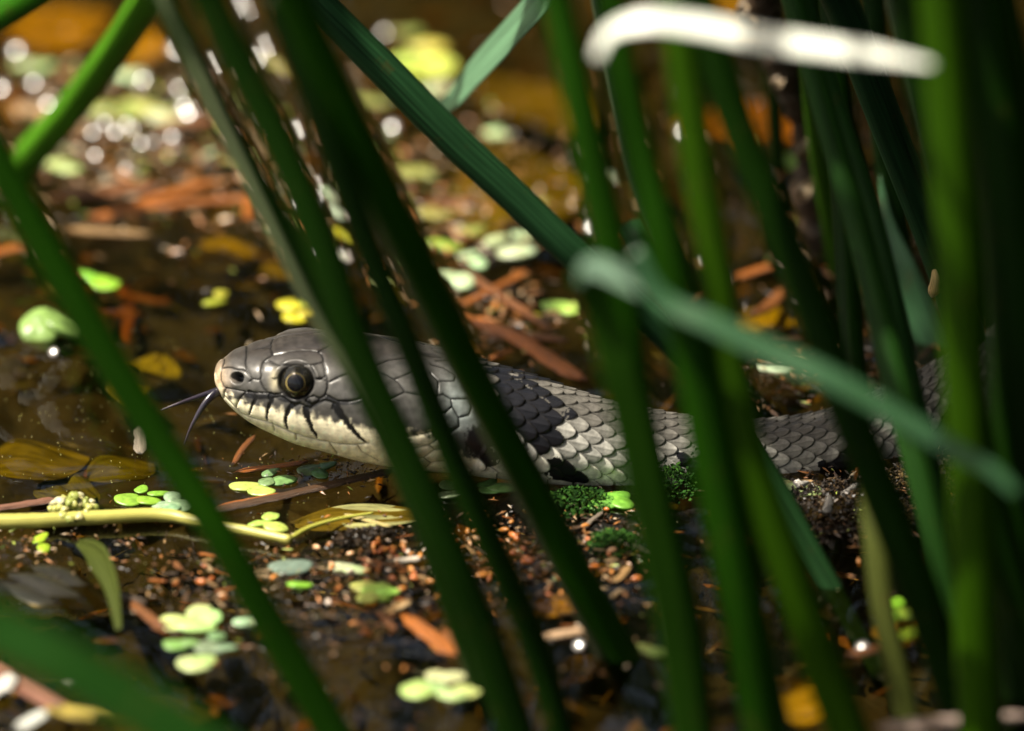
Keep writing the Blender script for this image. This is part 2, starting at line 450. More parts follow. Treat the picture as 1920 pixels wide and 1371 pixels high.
SUTURES = [z1(s) for s in (
    [(230, 485), (220, 540), (195, 620), (180, 700), (185, 780), (215, 850), (245, 880), (222, 940), (215, 1000)],
    [(195, 615), (260, 600), (330, 605), (400, 630), (470, 637), (520, 648)],
    [(540, 320), (505, 390), (510, 460), (500, 530), (515, 600), (525, 650), (560, 700), (590, 745)],
    [(590, 750), (640, 760), (690, 765), (710, 720), (710, 640), (720, 560), (740, 520)],
    [(590, 755), (560, 790)],
    [(695, 770), (720, 830), (750, 890), (790, 930)],
    [(245, 872), (330, 885), (420, 905), (500, 920), (600, 930), (700, 935), (800, 935), (880, 960), (970, 940)],
    [(740, 520), (790, 480), (850, 440)],
    [(505, 400), (580, 370), (680, 350), (820, 350)],
    [(870, 200), (850, 290), (820, 350), (850, 440)],
    [(850, 440), (960, 420), (1080, 395), (1220, 380), (1350, 385), (1430, 400)],
    [(1430, 400), (1500, 360), (1600, 310), (1540, 260), (1490, 235)],
    [(1430, 400), (1480, 430), (1505, 490), (1500, 540)],
    [(740, 530), (800, 510), (880, 560), (950, 590)],
    [(950, 590), (1080, 575), (1200, 572), (1350, 580), (1430, 550), (1500, 535)],
    [(1500, 540), (1530, 620), (1530, 720), (1490, 745), (1420, 755), (1390, 680), (1355, 600)],
    [(1420, 760), (1500, 750), (1550, 790), (1560, 870), (1520, 980), (1460, 1000), (1370, 970)],
    [(1280, 1020), (1330, 985), (1400, 980), (1460, 1020), (1430, 1060), (1360, 1090), (1290, 1050), (1280, 1020)],
    [(1530, 700), (1570, 800), (1700, 735)],
    [(870, 1000), (940, 980), (1010, 1000), (1080, 1060), (1120, 1090)],
    [(1130, 1110), (1200, 1070), (1280, 1100), (1340, 1130)],
    [(1340, 1130), (1420, 1070), (1520, 1030), (1645, 1060)],
    [(490, 940), (430, 1010), (390, 1080), (375, 1130)])] + [c1(s) for s in (
    [(430, 490), (470, 530), (520, 585), (580, 610), (660, 630), (740, 660), (800, 690), (880, 715), (960, 735), (1060, 755), (1150, 760), (1240, 750)],
    [(700, 640), (710, 680)], [(830, 700), (835, 730)], [(1020, 750), (1040, 780), (1060, 810)], [(1180, 765), (1200, 800), (1290, 850)])] + [c2(s) for s in (
    [(400, 410), (430, 390), (480, 350), (560, 315), (650, 305), (760, 300)],
    [(430, 395), (480, 405), (540, 430), (610, 470), (650, 510), (690, 570)],
    [(610, 470), (680, 440), (740, 415), (840, 380)],
    [(690, 575), (640, 600), (580, 630), (500, 632), (420, 600)],
    [(690, 575), (800, 600), (900, 620)],
    [(580, 640), (610, 700), (640, 770), (650, 860), (680, 920)],
    [(230, 430), (150, 460), (80, 500), (60, 600), (20, 630)],
    [(400, 410), (320, 420), (230, 430)],
    [(60, 600), (160, 650), (240, 655), (310, 640), (420, 600)],
    [(420, 600), (470, 760), (530, 900)],
    [(530, 930), (600, 935), (680, 920), (760, 920), (850, 905), (910, 885)],
    [(700, 1020), (760, 1025), (880, 1000), (940, 960), (900, 890)],
    [(880, 1000), (925, 1040), (840, 1100), (780, 1110), (690, 1100)], [(925, 1040), (990, 1030), (1060, 1050)],
    [(840, 1100), (900, 1150), (860, 1180)], [(900, 1140), (1000, 1130)],
    [(960, 485), (1080, 485), (1090, 450)], [(860, 620), (960, 600), (960, 485), (900, 420)],
    [(960, 600), (1000, 590), (1060, 630), (1200, 630)], [(1060, 630), (1070, 690), (1020, 740), (930, 730)],
    [(1070, 690), (1120, 780), (1200, 760), (1220, 700), (1200, 640)], [(1120, 780), (1125, 850), (1050, 900), (960, 880)],
    [(320, 190), (420, 180), (480, 160), (560, 140)], [(820, 240), (900, 235), (1000, 245)], [(820, 270), (920, 290), (1040, 290)],
    [(900, 350), (1000, 380), (1090, 440)], [(940, 320), (1060, 320)])]
BARS = [(z1([(560, 930), (640, 1010), (600, 1080), (570, 1150), (550, 1210)]), 5.0, 1.4),
        (z1([(835, 965), (840, 1040), (800, 1120), (782, 1200), (785, 1290)]), 5.0, 1.6),
        (c1([(815, 540), (787, 580), (775, 630), (785, 668)]), 5.5, 2.0),
        (c1([(890, 560), (905, 620), (930, 680), (952, 720)]), 6.5, 2.2),
        (c1([(1060, 545), (1100, 610), (1150, 670), (1190, 720), (1222, 745)]), 8.0, 2.0)]
EYE_C = (559.0, 716.0); NOSTRIL = (448.5, 708.0)

def build_snake():
    q = np.concatenate([404.5 + np.linspace(0.15, 5.0, 36)**2, np.arange(430.5, 930, 1.15), np.arange(930, 2060, 1.9), np.arange(2060, 6400, 18.0)])
    NR = len(q); N = 400
    th = np.linspace(0, 2*np.pi, N, endpoint=False)            # 0 = near flank (towards the lens), pi/2 = back
    T = smooth_interp(TOP, q, True); B = smooth_interp(BOT, q, True)
    Yc = smooth_interp(YAX, q); K = np.interp(q, *np.array(KW).T); E = np.interp(q, *np.array(EXP).T)
    ct, sn = np.cos(th), np.sin(th)
    V = np.zeros((NR, N, 3))
    for i in range(NR):
        e = np.where(sn > 0, E[i], 2.0 + (E[i] - 2)*0.35)
        cy = -K[i]*np.sign(ct)*np.abs(ct)**(2/e); cz = np.sign(sn)*np.abs(sn)**(2/e)
        s = cy*SP + cz*CP
        hh = (B[i] - T[i])/PPM/(s.max() - s.min())
        mid = (s.max() + s.min())/2*hh
        v = (885 - (T[i] + B[i])/2)/PPM                       # image-plane height of the centre
        zc = (v - Yc[i]*SP)/CP - mid/CP
        V[i] = np.c_[np.full(N, (q[i] - 960)/PPM), Yc[i] + cy*hh, zc + cz*hh]
    dth = np.roll(V, -1, 1) - np.roll(V, 1, 1); ds = np.gradient(V, axis=0)
    Nm = np.cross(ds, dth); Nm /= np.linalg.norm(Nm, axis=2)[..., None] + 1e-12
    cen = V.mean(1, keepdims=True)
    if ((V - cen)*Nm).sum() < 0: Nm = -Nm
    # pattern coordinates: both flanks carry the same plates, so the far flank mirrors the near one
    Ym = Yc[:, None] - np.abs(V[..., 1] - Yc[:, None])
    PX = np.repeat(q[:, None], N, 1); PY = 885 - PPM*(Ym*SP + V[..., 2]*CP)
    nface = -np.abs(Nm[..., 1])*(-CP) + Nm[..., 2]*SP         # how far the (mirrored) skin faces the flank view
    P = np.c_[PX.ravel(), PY.ravel()]; nf = nface.ravel()
    H = np.zeros(len(P)); C = np.zeros((len(P), 3))
    hx = P[:, 0]
    # ---- head plates
    head = hx < 930
    hi = np.where(head)[0]; PH = P[hi]
    d = np.full(len(hi), 1e9)
    for s in SUTURES:
        e, _ = seg_dist(PH, s); d = np.minimum(d, e)
    vis = np.clip((nf[hi] + 0.05)/0.25, 0, 1)                 # no stretched plates on the throat
    jit = fbm(PH[:, 0], PH[:, 1], 21, 3, 0.25)
    groove = np.exp(-(d/1.25)**2)*vis
    hh = -0.15*groove - 0.07*np.exp(-(d/4.5)**2)*vis
    # base colours of the head
    grey = np.array([0.068, 0.065, 0.060]); dark = np.array([0.028, 0.024, 0.021]); cream = np.array([0.86, 0.78, 0.55]); black = np.array([0.007, 0.007, 0.008])
    lip = np.interp(PH[:, 0], [404, 420, 445, 490, 540, 600, 660, 720, 760, 800, 860, 900, 940], [690, 735, 748, 762, 770, 782, 796, 812, 808, 812, 848, 862, 866])
    soft = np.clip((PH[:, 1] - lip + 5*jit)/11 + 0.5, 0, 1)[:, None]
    c = grey*(1 - soft) + cream*soft
    upper = np.clip((700 - PH[:, 1] + 3*jit)/40, 0, 1)[:, None]
    c = c*(1 - upper*(1 - soft)) + dark*upper*(1 - soft)
    # warm pale snout, pale mark before the eye, pale blue-grey nape
    w = np.exp(-((PH[:, 0] - 412)/16)**2 - ((PH[:, 1] - 712)/28)**2)[:, None]; c = c*(1 - 0.8*w) + np.array([0.46, 0.33, 0.2])*0.8*w
    w = np.exp(-((PH[:, 0] - 430)/9)**2 - ((PH[:, 1] - 710)/16)**2)[:, None]; c = c*(1 - 0.5*w) + np.array([0.36, 0.30, 0.24])*0.5*w
    w = np.exp(-((PH[:, 0] - 520)/9)**2 - ((PH[:, 1] - 714)/17)**2)[:, None]; c = c*(1 - 0.75*w) + np.array([0.42, 0.37, 0.24])*0.75*w
    w = np.clip(np.exp(-((PH[:, 0] - 872)/40)**2 - ((PH[:, 1] - 760)/52)**2)*1.4, 0, 1)[:, None]; c = c*(1 - 0.55*w) + np.array([0.22, 0.26, 0.25])*0.55*w
    c *= (1 + 0.10*jit)[:, None]
    rr = fbm(PH[:, 0], PH[:, 1], 22, 3, 0.9)
    for line, w0, w1 in BARS:
        e, t = seg_dist(PH, line); wd = w0 + (w1 - w0)*t
        m = np.clip((wd - e + 0.9*rr)/1.2 + 0.5, 0, 1)*vis
        c = c*(1 - m[:, None]) + black*m[:, None]; hh -= 0.10*m
    e, t = seg_dist(PH, c1([(555, 480), (620, 490), (720, 480), (780, 505), (850, 520)])); m = np.clip((6.5 - e)/2, 0, 1)*vis
    c = c*(1 - 0.95*m[:, None]) + black*0.95*m[:, None]
    e, t = seg_dist(PH, c1([(890, 490), (920, 540), (1010, 490), (1060, 520), (1180, 515)])); m = np.clip((6.5 - e)/2, 0, 1)*vis
    c = c*(1 - 0.95*m[:, None]) + black*0.95*m[:, None]
    lightline = np.clip((PH[:, 1] - lip - 6)/10, 0, 1)
    g = (np.exp(-(d/1.35)**2)*vis*(1.0 - 0.35*lightline))[:, None]
    c = c*(1 - g) + np.array([0.006, 0.0055, 0.005])*g
    # black neck patch behind the jaw
    m = np.clip(1.15 - np.hypot((PH[:, 0] - 897)/25, (PH[:, 1] - 826)/30) + 0.15*rr, 0, 1); m = np.clip(m*5 - 0.4, 0, 1)[:, None]*vis[:, None]
    c = c*(1 - m) + black*m
    # eye socket and nostril
    e = np.hypot((PH[:, 0] - EYE_C[0])/37, (PH[:, 1] - EYE_C[1])/35)
    m = np.clip((1.0 - e)*9, 0, 1)*(vis > 0); c = c*(1 - m[:, None]) + black*m[:, None]
    hh = hh*(1 - m) - 0.9*np.clip((1.0 - e)*5, 0, 1)*m
    hh += 0.28*np.exp(-((e - 1.12)/0.13)**2)*(PH[:, 1] < EYE_C[1] - 8)                # brow ridge over the eye
    e = np.hypot((PH[:, 0] - NOSTRIL[0])/12.5, (PH[:, 1] - NOSTRIL[1])/11.5)
    m = np.clip((1.05 - e)*5, 0, 1); c = c*(1 - 0.97*m[:, None]) + black*0.97*m[:, None]
    hh += -1.5*m + 0.04*np.exp(-((e - 1.3)/0.25)**2)
    # ---- body scales (keeled, overlapping backwards)
    R = (B - T)/PPM/2
    phi = np.abs(np.repeat(((th - np.pi/2 + np.pi) % (2*np.pi) - np.pi)[None], NR, 0)).ravel()   # 0 = back, pi = belly
    S = np.r_[0, np.cumsum(np.hypot(np.diff(q)/PPM, np.diff(Yc)))]
    sL = np.repeat(S[:, None], N, 1).ravel(); rad = np.repeat(R[:, None], N, 1).ravel()
    DP = math.radians(10.9); L = 3.0
    PM = math.radians(128); NRW = PM/DP
    row = NRW*(phi/PM)**0.86
    best = np.full(len(P), -9.0); bq = np.full(len(P), 2.0); ba = np.zeros(len(P)); bb = np.zeros(len(P)); bid = np.zeros(len(P)); bs = np.zeros(len(P)); brw = np.zeros(len(P))
    slant = 0.0
    for dr in (-1, 0, 1, 2):
        rw = np.floor(row) + dr
        offs = np.where(rw.astype(int) % 2 == 0, 0.0, 0.5)
        k0 = np.floor(sL/L - offs)
        for dk in (-1, 0, 1):
            k = k0 + dk; s0 = (k + offs + 0.5)*L
            hsh = np.sin(k*12.9898 + rw*78.233)*43758.5453; hsh = hsh - np.floor(hsh)
            a = (sL - s0)/L + (hsh - 0.5)*0.05; b = row - rw
            big = np.where(rw >= 9, 1.12, 1.0)
            fq = (np.abs(a)/0.585)**1.75 + (np.abs(b)/(1.02*big))**1.75
            h = 0.62*a - 0.16*b*b - 0.25*np.clip(fq - 0.72, 0, 1) + 0.10*(hsh - 0.5) + 0.20*np.exp(-(b/0.15)**2)*(rw < 9)*np.clip(1 - rw/11.0, 0.3, 1)
            h = np.where(fq < 1, h, -9)
            u = h > best
            best = np.where(u, h, best); bq = np.where(u, fq, bq); ba = np.where(u, a, ba); bb = np.where(u, b, bb); bid = np.where(u, hsh, bid); bs = np.where(u, s0, bs); brw = np.where(u, rw, brw)
    best = np.maximum(best, -0.75)
    amp = 0.52*np.clip(rad/5.2, 0.1, 1.2)
    bh = best*amp
    sx = np.interp(bs, S, q)                                                        # px of each scale's centre
    sphi = PM*(np.maximum(brw, 0)/NRW)**(1/0.86)
    dpy = (np.gradient(PY, axis=1)/(th[1] - th[0])*np.sign((th[None] + np.pi/2) % (2*np.pi) - np.pi)).ravel()
    xs_ = 1 + 0.0*sx
    jitb = fbm(P[:, 0], P[:, 1], 31, 3, 0.3); jits = (bid - 0.5)
    gcol = np.array([0.080, 0.074, 0.064]); hcol = np.array([0.44, 0.43, 0.385]); ccol = np.array([0.78, 0.75, 0.62])
    fl = np.clip((sphi - 0.6)/1.1, 0, 1)[:, None]
    bc = gcol*(1 - fl) + hcol*fl
    lowc = np.clip((sphi + 0.10*jits - math.radians(93))/math.radians(12), 0, 1)[:, None]
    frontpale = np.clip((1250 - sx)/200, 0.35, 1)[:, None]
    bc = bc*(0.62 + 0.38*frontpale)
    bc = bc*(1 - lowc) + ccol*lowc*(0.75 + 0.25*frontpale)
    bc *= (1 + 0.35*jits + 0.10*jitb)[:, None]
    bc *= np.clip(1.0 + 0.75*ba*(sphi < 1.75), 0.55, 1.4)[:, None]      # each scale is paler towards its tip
    # black marks, scale by scale
    ctr = np.c_[sx + 3.0*jits, P[:, 1] + np.clip((sphi - phi)*dpy, -25, 25) + 1.5*jitb]
    blk = np.zeros(len(P))
    for poly in ([(905, 690), (950, 700), (1000, 722), (1035, 752), (1058, 780), (1030, 830), (1010, 845), (985, 838), (960, 800), (930, 740)],
                 [(1015, 868), (1045, 855), (1080, 880), (1095, 900), (1085, 925), (1062, 920), (1040, 900)],
                 [(1535, 870), (1600, 835), (1630, 850), (1625, 930), (1560, 940)],
                 [(900, 792), (926, 812), (926, 846), (905, 864), (880, 850), (874, 815)], [(1270, 850), (1330, 840), (1350, 935), (1290, 935)], [(1740, 800), (1800, 760), (1810, 850), (1750, 880)]):
        v = inpoly(np.c_[P[:, 0] + 7*jits + 2.0*jitb, P[:, 1] + 5*jits], poly); w = inpoly(ctr, poly)
        blk = np.maximum(blk, np.where((w | (v & (bid > 0.82))) & (nf > -0.2), 1.0, 0.0))
    bc = bc*(1 - blk[:, None]) + np.array([0.007, 0.007, 0.009])*blk[:, None]
    edge = np.clip((bq - 0.82)/0.12, 0, 1)[:, None]*0.88
    bc = bc*(1 - edge) + np.array([0.016, 0.014, 0.012])*edge
    # broad belly plates
    belly = phi > math.radians(128)
    fr = (sL/L) % 1.0
    bh = np.where(belly, 0.10*fr - 0.10*(fr > 0.95), bh)
    bc = np.where(belly[:, None], (ccol*0.9)*(1 - 0.8*(fr > 0.95))[:, None], bc)
    # ---- join head and body patterns
    start = np.interp(P[:, 1], [640, 700, 760, 830, 900], [846, 868, 905, 915, 868])
    wb = np.clip((hx - start)/10 + 0.5, 0, 1)
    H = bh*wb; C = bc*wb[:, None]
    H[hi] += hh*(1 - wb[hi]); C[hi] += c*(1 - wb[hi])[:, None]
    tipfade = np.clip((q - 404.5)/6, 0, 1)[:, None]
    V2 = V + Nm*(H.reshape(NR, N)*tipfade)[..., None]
    Vf = V2.reshape(-1, 3)
    i = np.arange(NR - 1)[:, None]*N; j = np.arange(N)[None]; k = (j + 1) % N
    F = np.stack([i + j, i + N + j, i + N + k, i + k], -1).reshape(-1, 4)
    tip = V2[0].mean(0) - np.array([0.03, 0, 0]); end = V2[-1].mean(0)
    n0 = len(Vf); Vf = np.r_[Vf, [tip, end]]
    C = np.r_[np.clip(C, 0.004, 0.9), [[0.4, 0.3, 0.2], [0.1, 0.1, 0.1]]]
    tri = [[n0, int(b_), int((b_ + 1) % N)] for b_ in range(N)] + [[n0 + 1, (NR - 1)*N + (b_ + 1) % N, (NR - 1)*N + b_] for b_ in range(N)]
    me = bpy.data.meshes.new('snake_body')
    nq = len(F); nv = len(Vf)
    me.vertices.add(nv); me.vertices.foreach_set('co', (Vf*MM).astype(np.float32).ravel())
    loops = np.r_[F.ravel(), np.array(tri).ravel()].astype(np.int32)
    me.loops.add(len(loops)); me.loops.foreach_set('vertex_index', loops)
    ls = np.r_[np.arange(nq)*4, nq*4 + np.arange(len(tri))*3].astype(np.int32)
    me.polygons.add(nq + len(tri)); me.polygons.foreach_set('loop_start', ls)
    me.polygons.foreach_set('use_smooth', np.ones(nq + len(tri), bool))
    a = me.attributes.new('tint', 'FLOAT_COLOR', 'POINT'); a.data.foreach_set('color', np.c_[C, np.ones(len(C))].astype(np.float32).ravel())
    me.update(calc_edges=True); me.validate()
    root = empty('grass_snake', (0, 0, 0))
    tag(root, 'grey grass snake with black barred lips and forked tongue gliding between green rush stems', 'snake')
    obj('body', me, M_SKIN, root)
    # ---- eyes: glossy dome, black pupil with a thin gold rim
    ie = int(np.argmin(np.abs(q - EYE_C[0])))
    PYe = PY[ie]; near = (V[ie, :, 1] < Yc[ie])
    je = int(np.argmin(np.abs(np.where(near, PYe, 9999) - EYE_C[1])))
    pos = V[ie, je]; nrm = Nm[ie, je]
    for sgn in (1, -1):
        n_ = nrm*np.array([1, sgn, 1]); p_ = np.array([pos[0], Yc[ie] + (pos[1] - Yc[ie])*sgn, pos[2]])
        n_ = n_*0.8 + np.array([-0.10, -0.75*sgn, 0.05])*0.35; n_ /= np.linalg.norm(n_)
        r = 2.12; c0 = p_ - n_*1.42
        xa = np.cross([0, 0, 1.0], n_); xa /= np.linalg.norm(xa); ya = np.cross(n_, xa)
        Ve = []; Ce = []; Fe = []; nr, ns = 44, 64
        for a_ in range(nr):
            al = (a_ + 0.001)/(nr - 1)*math.pi*0.62
            for b_ in range(ns):
                be = 2*math.pi*b_/ns
                Ve.append(c0 + r*(math.cos(al)*n_ + math.sin(al)*(math.cos(be)*xa + math.sin(be)*ya)))
                pr = r*math.sin(al)*PPM
                if al > 1.5: cc = (0.006, 0.006, 0.006)
                elif pr < 17.0: cc = (0.004, 0.004, 0.005)
                elif pr < 18.6: 
                    g_ = 0.2 + 0.8*max(0, math.cos(be + (2.6 if sgn > 0 else 0.5)))
                    cc = (0.34*g_, 0.26*g_, 0.09*g_)
                else:
                    g_ = random.random()**2*(0.9 if math.sin(be) < -0.1 else 0.35)
                    cc = (0.004 + 0.03*g_, 0.004 + 0.024*g_, 0.004 + 0.008*g_)
                Ce.append(cc)
        for a_ in range(nr - 1):
            for b_ in range(ns):
                Fe.append([a_*ns + b_, a_*ns + (b_ + 1) % ns, (a_ + 1)*ns + (b_ + 1) % ns, (a_ + 1)*ns + b_])
        Fe.append(list(range(ns))[::-1])
        o = obj('eye', mesh_data('eye', Ve, Fe, colr=np.array(Ce)), M_EYE, root)
        if sgn > 0: o['label'] = 'round dark eye with a thin gold ring'
    # ---- forked tongue
    def tine(pts, r0, r1):
        Pp = catmull(np.array(pts), 40); t = np.linspace(0, 1, 40)
        return tube(Pp, r0 + (r1 - r0)*t**0.9, 14, flat=0.75)
    base = at(424, 738, 0.0)
    parts = [tine([base, at(408, 733, -0.6), at(395, 737, -1.0), at(370, 745, -1.6), at(340, 755, -2.4), at(302, 769, -3.0)], 0.56, 0.07),
             tine([base + [0, -0.4, 0], at(408, 735, -1.2), at(396, 744, -1.8), at(382, 760, -2.4), at(368, 783, -2.8), at(356, 806, -3.0), at(345, 835, -3.0)], 0.62, 0.06)]
    for Vt, Ft, st in parts:
        t = np.clip(st[:, 2]/st[:, 2].max(), 0, 1)[:, None]
        o = obj('tongue', mesh_data('tongue', Vt, Ft, colr=np.array([0.006, 0.006, 0.012])*(1 - t) + np.array([0.035, 0.026, 0.036])*t), M_TONGUE, root)
        o['label'] = 'black tine of the forked tongue'
build_snake()

# ------------------------------------------------------------------ rush stems and long leaves
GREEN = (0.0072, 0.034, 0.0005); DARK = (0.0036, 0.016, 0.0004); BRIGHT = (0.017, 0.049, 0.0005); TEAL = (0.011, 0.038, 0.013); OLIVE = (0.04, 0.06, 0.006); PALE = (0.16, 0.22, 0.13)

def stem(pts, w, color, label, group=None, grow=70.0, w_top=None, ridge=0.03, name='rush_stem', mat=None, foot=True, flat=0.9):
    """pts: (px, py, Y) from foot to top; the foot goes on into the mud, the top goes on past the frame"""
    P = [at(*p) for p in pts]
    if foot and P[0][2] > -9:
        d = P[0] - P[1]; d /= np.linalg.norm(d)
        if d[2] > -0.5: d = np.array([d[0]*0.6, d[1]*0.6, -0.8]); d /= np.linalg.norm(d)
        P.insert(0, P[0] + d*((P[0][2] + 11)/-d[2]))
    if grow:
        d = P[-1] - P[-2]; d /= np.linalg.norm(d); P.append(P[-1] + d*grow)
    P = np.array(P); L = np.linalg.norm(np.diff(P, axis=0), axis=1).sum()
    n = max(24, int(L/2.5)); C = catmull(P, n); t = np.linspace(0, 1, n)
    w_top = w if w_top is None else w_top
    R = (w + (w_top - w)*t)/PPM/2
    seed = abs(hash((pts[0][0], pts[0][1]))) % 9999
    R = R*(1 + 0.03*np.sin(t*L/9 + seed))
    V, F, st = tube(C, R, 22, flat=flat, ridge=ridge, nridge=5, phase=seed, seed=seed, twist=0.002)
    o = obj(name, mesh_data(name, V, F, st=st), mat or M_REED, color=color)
    return tag(o, label, 'rush stem', group)

